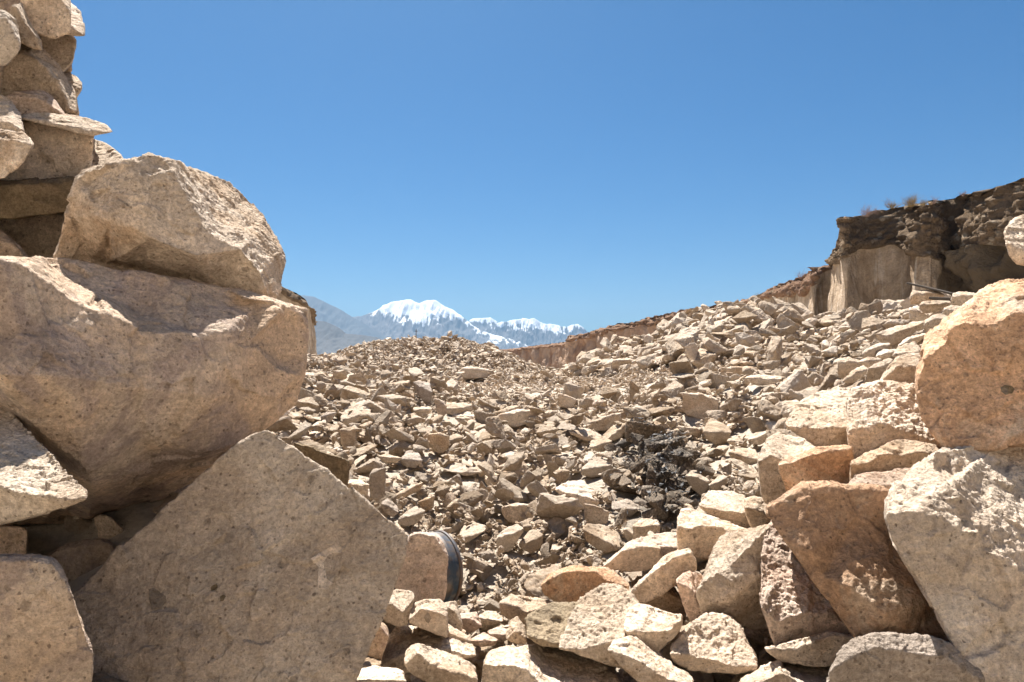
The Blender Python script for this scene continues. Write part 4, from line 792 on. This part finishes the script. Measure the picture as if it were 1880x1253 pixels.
for x, y, a in cand:
    px = CX+x/y*F0; i0 = int(px/2)
    zt = T0[min(ny_-1, int((y-Y0)/CS)), min(nx_-1, max(0, int((x-X0)/CS)))]
    py = HY-zt/y*F0; sp = a/y*F0
    hid = False
    if a > .08 or (y < 6 and a > .05):      # keep loose stones from standing in front of the hand-shaped ones
        for ddx, ddy in ((0, 0), (-.6, 0), (.6, 0), (0, -.5), (0, -1.0)):
            ii, jj = int((px+ddx*sp)/2), int((py+ddy*sp)/2)
            if 0 <= ii < MW and 0 <= jj < MH and mk[jj, ii] < 1e8 and mk[jj, ii] > y-a*1.2: hid = True; break
    if hid: continue
    pi = r.randrange(len(PR))
    if px > 1060 and y > 13 and PR[pi]['dims'][2] < .27: pi = r.randrange(len(PR))
    dm = PR[pi]['dims']
    s = (a*r.uniform(.85, 1.15), a*r.uniform(.8, 1.1), a*r.uniform(.85, 1.25))
    ix, iy = int((x-X0)/CS), int((y-Y0)/CS)
    if not (2 < ix < nx_-3 and 2 < iy < ny_-3): continue
    nrm = Vector((-grad_x[iy, ix]*.7, -grad_y[iy, ix]*.7, 1)).normalized()
    tilt = 18 if a > .12 else 28
    R = nrm.to_track_quat('Z', 'Y').to_matrix() @ Matrix.Rotation(math.radians(r.gauss(0, tilt)), 3, 'X') @ Matrix.Rotation(math.radians(r.gauss(0, tilt)), 3, 'Y') @ Matrix.Rotation(r.uniform(0, 6.283), 3, 'Z')
    if r.random() < .12: R = R @ Matrix.Rotation(math.radians(r.uniform(50, 90)), 3, 'X')
    Rn = np.array(R); dv = np.array([s[0]*dm[0], s[1]*dm[1], s[2]*dm[2]])*.9
    Mx = Rn@np.diag(dv*dv)@Rn.T; m_ = Mx[:2, 2]; A2 = Mx[:2, :2]; Ai = np.linalg.inv(A2+np.eye(2)*1e-8); w_ = Ai@m_; hh = math.sqrt(max(1e-8, Mx[2, 2]-m_@w_))
    ex, ey = math.sqrt(A2[0, 0]), math.sqrt(A2[1, 1])
    jx0, jx1 = max(0, int((x-ex-X0)/CS)), min(nx_, int((x+ex-X0)/CS)+1); jy0, jy1 = max(0, int((y-ey-Y0)/CS)), min(ny_, int((y+ey-Y0)/CS)+1)
    dx = gx[jy0:jy1, jx0:jx1]-x; dy = gy[jy0:jy1, jx0:jx1]-y
    q = Ai[0, 0]*dx*dx+2*Ai[0, 1]*dx*dy+Ai[1, 1]*dy*dy; ins = q < .92
    sub = HM[jy0:jy1, jx0:jx1]
    if ins.any():
        low = w_[0]*dx+w_[1]*dy-hh*np.sqrt(np.clip(1-q, 0, 1))        # underside relative to the centre
        zc = float(np.percentile((sub-low)[ins], 62))
    else: zc = float(HM[iy, ix])+hh*.5
    if zc-hh > T0[iy, ix]+.10+a*.5: continue                           # piled too high: it would roll off
    if ins.any():
        top = zc+w_[0]*dx+w_[1]*dy+hh*np.sqrt(np.clip(1-q, 0, 1)); sub[ins] = np.maximum(sub[ins], top[ins])
    ST.append((x, y, zc, a, s, Rn, pi, px))
print('stones settled', len(ST), 'of', len(cand))
# ---------------------------------------------------------------- which ones show largest (a small z-buffer)
ids = np.full((MH, MW), -1, np.int32)
order = sorted(range(len(ST)), key=lambda i: -ST[i][1])
for i in order:
    x, y, z, a, s, Rn, pi, px = ST[i]; py = HY-z/y*F0; dm = PR[pi]['dims']
    dv = np.array([s[0]*dm[0], s[1]*dm[1], s[2]*dm[2]]); Mx = Rn@np.diag(dv*dv)@Rn.T
    sx, sy = math.sqrt(Mx[0, 0])/y*F0/2*.85, math.sqrt(Mx[2, 2])/y*F0/2*.85
    cx_, cy_ = px/2, py/2
    a0, a1, b0, b1 = max(0, int(cx_-sx)), min(MW, int(cx_+sx)+1), max(0, int(cy_-sy)), min(MH, int(cy_+sy)+1)
    if a1 <= a0 or b1 <= b0: continue
    yy, xx = np.ogrid[b0:b1, a0:a1]; e = ((xx+.5-cx_)/sx)**2+((yy+.5-cy_)/sy)**2 <= 1
    ids[b0:b1, a0:a1][e & (mk[b0:b1, a0:a1] > y-a)] = i
cnt = np.bincount(ids[ids >= 0], minlength=len(ST))
NIND = 300-len(MB_)
big = list(np.argsort(-cnt)[:NIND]); bigset = set(int(i) for i in big)
vis = cnt > 0
# ---------------------------------------------------------------- individual stones
def place_words(px, py):
    if py > 1040: return 'near the bottom of the hollow'
    if 1120 < px < 1310 and 780 < py < 960: return 'among the black burnt shreds'
    if px > 1310 and py < 690 and py > 600: return 'on the face of the right mound'
    if px > 1230 and py <= 600: return 'at the top of the right mound'
    if px > 1040 and py < 690: return 'on the left flank of the right mound'
    if py < 640: return 'near the top of the central mound'
    if py < 690 and px < 1000: return 'on the lower face of the central mound'
    if px > 1310: return 'between the right mound and big blocks'
    if px < 700 and py < 850: return 'in the rubble beside the largest block'
    if px < 900 and py < 850: return 'in the upper left of the rubble slope'
    if py < 800: return 'on the rubble crest right of centre'
    if px < 860: return 'in the rubble above the giant flat slab'
    if px < 1000: return 'in the rubble slope right of the drum'
    return 'in the rubble slope left of the burnt patch' if px <= 1130 else 'in the rubble slope right of the burnt patch'
seen_ = {}
for i in big:
    x, y, z, a, s, Rn, pi, px = ST[int(i)]; py = HY-z/y*F0; pr = PR[pi]
    if pr['me'] is None: pr['me'] = mesh_np('rubble_stone', pr['hi'][0], pr['hi'][1], M['rubble'], True)
    o = bpy.data.objects.new('rubble_stone', pr['me']); COL.objects.link(o)
    o.matrix_world = Matrix.LocRotScale(Vector((x, y, z)), Matrix(Rn.tolist()).to_quaternion(), Vector(s))
    tv = r.gauss(0, .5); o['tint'] = max(-1, min(1, tv)); o['soot'] = float(soot_at(np.array([x]), np.array([y]))[0])
    fl = pr['dims'][2]; shp = 'thin slab' if fl < .3 else 'flat stone' if fl < .5 else 'chunky stone'
    szp = a/y*F0; sz = 'large' if szp > 34 else 'medium' if szp > 20 else 'small'
    tn = 'pale' if tv > .3 else 'brownish' if tv < -.3 else 'beige'
    steep = abs(Rn[2][2]) < .6
    lb = f"{sz} {tn} {shp}{' tipped on edge' if steep else ''} {place_words(px, py)}"
    pw = place_words(px, py); tag(o, lb, 'rock', lb)
# ---------------------------------------------------------------- the rest as one mass
C_, F_, T__, S__ = [], [], [], []; off = 0
buckets = {}
for i, (x, y, z, a, s, Rn, pi, px) in enumerate(ST):
    if i in bigset: continue
    szp = a/y*F0
    if szp > 11: lod = 'mid'
    else: lod = 'lo'
    buckets.setdefault((pi, lod), []).append(i)
for (pi, lod), L in buckets.items():
    co, fc = (PR[pi]['mid'][0], PR[pi]['mid'][2]) if lod == 'mid' else PR[pi]['lo']
    Rm = np.stack([ST[i][5]*np.array(ST[i][4])[None, :] for i in L]); pos = np.array([ST[i][:3] for i in L])
    v = np.einsum('nij,kj->nki', Rm, co)+pos[:, None]
    tn = np.clip(rng.normal(0, .5, len(L))+np.array([.35 if zone(ST[i][0], ST[i][1]) == 'gravel' else 0 for i in L]), -1, 1); so = soot_at(pos[:, 0], pos[:, 1])*(rng.random(len(L)) < .7)
    C_.append(v.reshape(-1, 3)); F_.append((fc[None]+(np.arange(len(L))*len(co))[:, None, None]).reshape(-1, 3)+off); off += len(L)*len(co)
    T__.append(np.repeat(tn, len(co))); S__.append(np.repeat(so, len(co)))
me = mesh_np('rubble', np.concatenate(C_), np.concatenate(F_), M['rubble'], False, {'tint': np.concatenate(T__), 'soot': np.concatenate(S__)})
print('rubble verts', off)
tag(link('rubble', me), 'countless small broken stones and gravel filling the quarry floor and mounds', 'rubble', kind='stuff')
def surf(x, y):
    ix, iy = int((x-X0)/CS), int((y-Y0)/CS); return float(HM[iy, ix])
# ---------------------------------------------------------------- drum
def metal(name, base, rust, rough=.5, amt=(.45, .6), dust=.3):
    k = N(name); tc = k.n('ShaderNodeTexCoord').outputs['Object']
    c = k.mix(k.ramp(k.noise(tc, 7, 8, .7, .5), *amt), base, rust)
    c = k.mix(k.math('MULTIPLY', k.ramp(k.noise(tc, 3, 5), .45, .6), dust), c, (.40, .34, .27))
    k.t.links.new(c, k.b.inputs['Base Color']); k.b.inputs['Roughness'].default_value = rough; k.b.inputs['Specular IOR Level'].default_value = .5
    k.t.links.new(k.bump(k.noise(tc, 30, 6), .3, .01), k.b.inputs['Normal']); return k.m
MBL = metal('faded_blue_paint', (.022, .045, .075), (.10, .07, .05), .6, (.42, .6), .5); MRU = metal('rusty_rim', (.12, .075, .045), (.05, .055, .07), .6, (.4, .6), .1)
def lathe(prof, n=64, jig=0):
    t = np.linspace(0, 2*math.pi, n, endpoint=False); a = np.array(prof)
    co = np.stack([np.outer(a[:, 0], np.ones(n)), np.outer(a[:, 1], np.cos(t)), np.outer(a[:, 1], np.sin(t))], -1).reshape(-1, 3)
    m = len(a); i = np.arange(n); f = []
    for k_ in range(m-1): f.append(np.stack([k_*n+i, k_*n+(i+1) % n, (k_+1)*n+(i+1) % n, (k_+1)*n+i], 1))
    return co, np.concatenate(f)
dc = P(811, 1043, 5.5); ax = Vector((.78, .62, -.05)).normalized()
drum = empty('oil_drum', dc); drum.rotation_euler = ax.to_track_quat('X', 'Z').to_euler()
tag(drum, 'rusty blue steel drum lying on its side behind the pink upright block', 'drum')
Rr = .286
pf = [(-.86, .05), (-.86, Rr*.97), (-.855, Rr), (-.60, Rr), (-.588, Rr+.010), (-.576, Rr), (-.33, Rr), (-.318, Rr+.010), (-.306, Rr), (-.085, Rr), (-.078, Rr+.006), (-.07, Rr), (-.012, Rr)]
co, f = lathe(pf, 96); co[:, 1:] *= (1+.012*perlin(co*6+3))[:, None]
link('body', mesh_np('body', co, f, MBL, True), parent=drum)
co, f = lathe([(-.02, Rr-.002), (-.022, Rr+.007), (-.012, Rr+.012), (.0, Rr+.012), (.008, Rr+.006), (.006, Rr-.006), (-.012, Rr-.01)], 96)
link('rim', mesh_np('rim', co, f, MRU, True), parent=drum)
co, f = lathe([(-.014, Rr-.004), (-.018, Rr-.02), (-.016, .1), (-.016, .001)], 96)
link('lid', mesh_np('lid', co, f, MRU, True), parent=drum)
# ---------------------------------------------------------------- burnt shreds
kb = N('charred_plastic'); kb.b.inputs['Base Color'].default_value = (.022, .02, .02, 1); kb.b.inputs['Roughness'].default_value = .6; kb.b.inputs['Specular IOR Level'].default_value = .35
r = random.Random(5); C_, F_ = [], []; off = 0
pc = SOOT_C
for i in range(480):
    for _ in range(20):
        x = pc[0]+r.gauss(0, .33); y = pc[1]+r.gauss(0, 1.1)
        if soot_at(np.array([x]), np.array([y]))[0] > r.random()*.6: break
    z = surf(x, y)+r.uniform(-.05, .005)
    L = r.uniform(.012, .07); W = r.uniform(.003, .018); n = 5
    t = np.linspace(-1, 1, n); cur = r.uniform(-.8, .8); tw = r.uniform(-1.2, 1.2)
    cx = t*L; cz = cur*L*(t*t-.5); hw = W*(1.1-np.abs(t)**2)*np.array([r.uniform(.5, 1.3) for _ in range(n)])
    a = np.stack([cx, np.cos(tw*t)*hw, cz+np.sin(tw*t)*hw], 1); b = np.stack([cx, -np.cos(tw*t)*hw, cz-np.sin(tw*t)*hw], 1)
    v = np.concatenate([a, b, a+[0, 0, .003], b+[0, 0, .003]])
    R = np.array((Matrix.Rotation(r.uniform(0, 6.28), 3, 'Z') @ Matrix.Rotation(r.gauss(.15, .25), 3, 'X') @ Matrix.Rotation(r.gauss(0, .25), 3, 'Y')))
    v = v@R.T+[x, y, z]; f = []
    for j in range(n-1):
        f += [[j, j+1, n+j+1, n+j], [2*n+j, 3*n+j, 3*n+j+1, 2*n+j+1], [j, 2*n+j, 2*n+j+1, j+1], [n+j, n+j+1, 3*n+j+1, 3*n+j]]
    C_.append(v); F_.append(np.array(f)+off); off += len(v)
tag(link('burnt_debris', mesh_np('burnt_debris', np.concatenate(C_), np.concatenate(F_), kb.m, False)), 'black charred shreds spilled over the rubble right of centre', 'burnt debris', kind='stuff')
# ---------------------------------------------------------------- planks by the slab stack
kw = N('dark_weathered_board'); tc = kw.n('ShaderNodeTexCoord').outputs['Object']
kw.t.links.new(kw.mix(kw.noise(tc, 9, 6), (.05, .045, .04), (.14, .12, .10)), kw.b.inputs['Base Color'])
def board(p, q, wd, th, name, label):
    a, b = Vector(p), Vector(q); L = (b-a).length; bm = bmesh.new(); bmesh.ops.create_cube(bm, size=1)
    bmesh.ops.scale(bm, vec=(L, wd, th), verts=bm.verts); bmesh.ops.bevel(bm, geom=bm.edges, offset=th*.15, segments=1, affect='EDGES')
    bmesh.ops.subdivide_edges(bm, edges=[e for e in bm.edges if e.calc_length() > L*.5], cuts=6)
    for v in bm.verts: v.co += Vector((0, math.sin(v.co.x*5)*.006, math.sin(v.co.x*3+1)*.008))
    me = bpy.data.meshes.new(name); bm.to_mesh(me); bm.free(); me.materials.append(kw.m)
    o = link(name, me, tuple((a+b)/2)); o.rotation_euler = (b-a).to_track_quat('X', 'Z').to_euler(); tag(o, label, 'board')
board(P(1668, 521, 8.9), P(1748, 541, 8.5), .12, .025, 'wooden_board', 'thin dark board sloping behind the slab stack under the near cliff')
board(P(1709, 549, 8.25), P(1747, 551, 8.1), .2, .03, 'wooden_board', 'short dark board lying flat between the slabs of the stack')
# ---------------------------------------------------------------- dry shrubs on the rim
def twig_mat(name, a, b):
    k = N(name); tc = k.n('ShaderNodeTexCoord').outputs['Object']; k.t.links.new(k.mix(k.noise(tc, 2, 3), a, b), k.b.inputs['Base Color']); return k.m
MT1 = twig_mat('dry_pink_twigs', (.30, .20, .17), (.22, .15, .12)); MT2 = twig_mat('ochre_straw', (.30, .21, .09), (.18, .13, .06))
def shrub(px, py, D, wpx, hpx, dens, mat, label, seed):
    r = random.Random(seed); C_, F_ = [], []; off = 0; x, y, z = P(px, py, D); Wm, Hm = wpx/F0*D/2, hpx/F0*D
    def seg(p, q, ra, rb):
        nonlocal off
        a, b = Vector(p), Vector(q); d = (b-a).normalized(); s_ = d.orthogonal().normalized(); t_ = d.cross(s_)
        vs = [a+s_*ra, a-s_*ra*.5+t_*ra*.87, a-s_*ra*.5-t_*ra*.87, b+s_*rb, b-s_*rb*.5+t_*rb*.87, b-s_*rb*.5-t_*rb*.87]
        C_.extend([tuple(v) for v in vs]); F_.extend([[off, off+1, off+4, off+3], [off+1, off+2, off+5, off+4], [off+2, off, off+3, off+5]]); off += 6
    def grow(p, d, L, ra, lev):
        p = Vector(p)
        for _ in range(3):
            d = (d+Vector((r.gauss(0, .22), r.gauss(0, .22), r.gauss(0, .15)))).normalized(); q = p+d*L/3; seg(p, q, ra, ra*.75); p = q; ra *= .75
            if lev: 
                for _ in range(2): grow(p, (d+Vector((r.gauss(0, .6), r.gauss(0, .6), r.gauss(.1, .4)))).normalized(), L*r.uniform(.35, .6), ra*.7, lev-1)
    for _ in range(dens):
        an = r.uniform(0, 6.28); sp = r.uniform(.1, 1)
        grow((Wm*.35*math.cos(an)*sp, Wm*.35*math.sin(an)*sp, -.1), Vector((math.cos(an)*sp*Wm/Hm, math.sin(an)*sp*Wm/Hm, 1)).normalized(), Hm*r.uniform(.5, 1.0), .010, 2)
    me = mesh_np('dry_shrub', C_, F_, mat, False); tag(link('dry_shrub', me, (x, y, z)), label, 'shrub', 'dry shrubs on the cliff rim')
for a in [(1591,395,43.5,34,18,26,MT1,'sparse pinkish twiggy shrub at the left end of the near cliff top',1), (1609,391,45,10,14,5,MT1,'tiny thin twig shrub right of the leftmost pinkish one',2),
          (1638,380,45,34,11,42,MT2,'low rounded olive brown shrub on the near cliff top',3), (1631,378,45.5,14,18,5,MT1,'thin bare twigs poking up left of the low olive shrub',4),
          (1673,377,43.5,30,18,50,MT2,'tallest ochre bush on the near cliff top',5), (1697,374,43,26,10,30,MT2,'flat ochre bush right of the tallest ochre bush',6),
          (1715,372,42.5,12,14,6,MT1,'thin twig shrub at the middle of the near cliff top',7), (1768,357,43,22,9,14,MT1,'faint pink twig shrub farthest right on the cliff top',8),
          (1470,510,60,20,14,14,MT1,'small pinkish shrub on the middle cliff slope left of the tall cliff',9), (1390,546,73,14,8,30,MT2,'tiny tuft at the left end of the middle cliff',10)]: shrub(*a)
# small rocks along the rim top
for i, (px, py, D, w_) in enumerate([(1708,371,43,14), (1620,389,46,9), (1551,400,43.6,10), (1430,524,66,6), (1046,620,126,6)]):
    pr = PR[(i*5+3) % len(PR)]
    if pr['me'] is None: pr['me'] = mesh_np('rubble_stone', pr['hi'][0], pr['hi'][1], M['rubble'], True)
    me = pr['me'].copy(); me.materials.clear(); me.materials.append(M['brown'])
    o = link('rim_rock', me, P(px, py+1, D)); sc_ = w_/F0*D/2; o.scale = (sc_, sc_, sc_*1.8); o.rotation_euler = (.2*i, .3, i); o['tint'] = -.8
    tag(o, ['dark rock on the near cliff top beside the flat ochre bush', 'small dark rock on the near cliff top left of the olive shrub', 'knob of rock at the left corner of the near cliff top', 'rock standing on the slope of the middle cliff', 'lone knob on the notch of the far red cliff'][i], 'rock')
# ---------------------------------------------------------------- post on the mound
bm = bmesh.new(); x, y, z = P(764, 612, 33)
for sz, lc in (((.03, .03, .36), (0, 0, .15)), ((.13, .025, .025), (0, 0, .24))):
    g = bmesh.ops.create_cube(bm, size=1); bmesh.ops.scale(bm, vec=sz, verts=g['verts']); bmesh.ops.translate(bm, vec=lc, verts=g['verts'])
me = bpy.data.meshes.new('wooden_post'); bm.to_mesh(me); bm.free(); me.materials.append(kw.m)
tag(link('wooden_post', me, (x, y, z-.15)), 'tiny thin post with a crossbar standing on the central mound', 'post')
# ---------------------------------------------------------------- haze
bm = bmesh.new(); bmesh.ops.create_cube(bm, size=1); bmesh.ops.scale(bm, vec=(29000, 29000, 1100), verts=bm.verts); bmesh.ops.translate(bm, vec=(0, 0, 1100/2-22), verts=bm.verts)
me = bpy.data.meshes.new('haze'); bm.to_mesh(me); bm.free()
hm = bpy.data.materials.new('haze'); hm.use_nodes = True; t_ = hm.node_tree; t_.nodes.remove(t_.nodes['Principled BSDF'])
pv = t_.nodes.new('ShaderNodeVolumePrincipled'); pv.inputs['Color'].default_value = (.27, .43, .62, 1); pv.inputs['Density'].default_value = 8.5e-5; pv.inputs['Anisotropy'].default_value = .2
t_.links.new(pv.outputs[0], t_.nodes['Material Output'].inputs['Volume']); me.materials.append(hm)
tag(link('haze', me), kind='stuff')
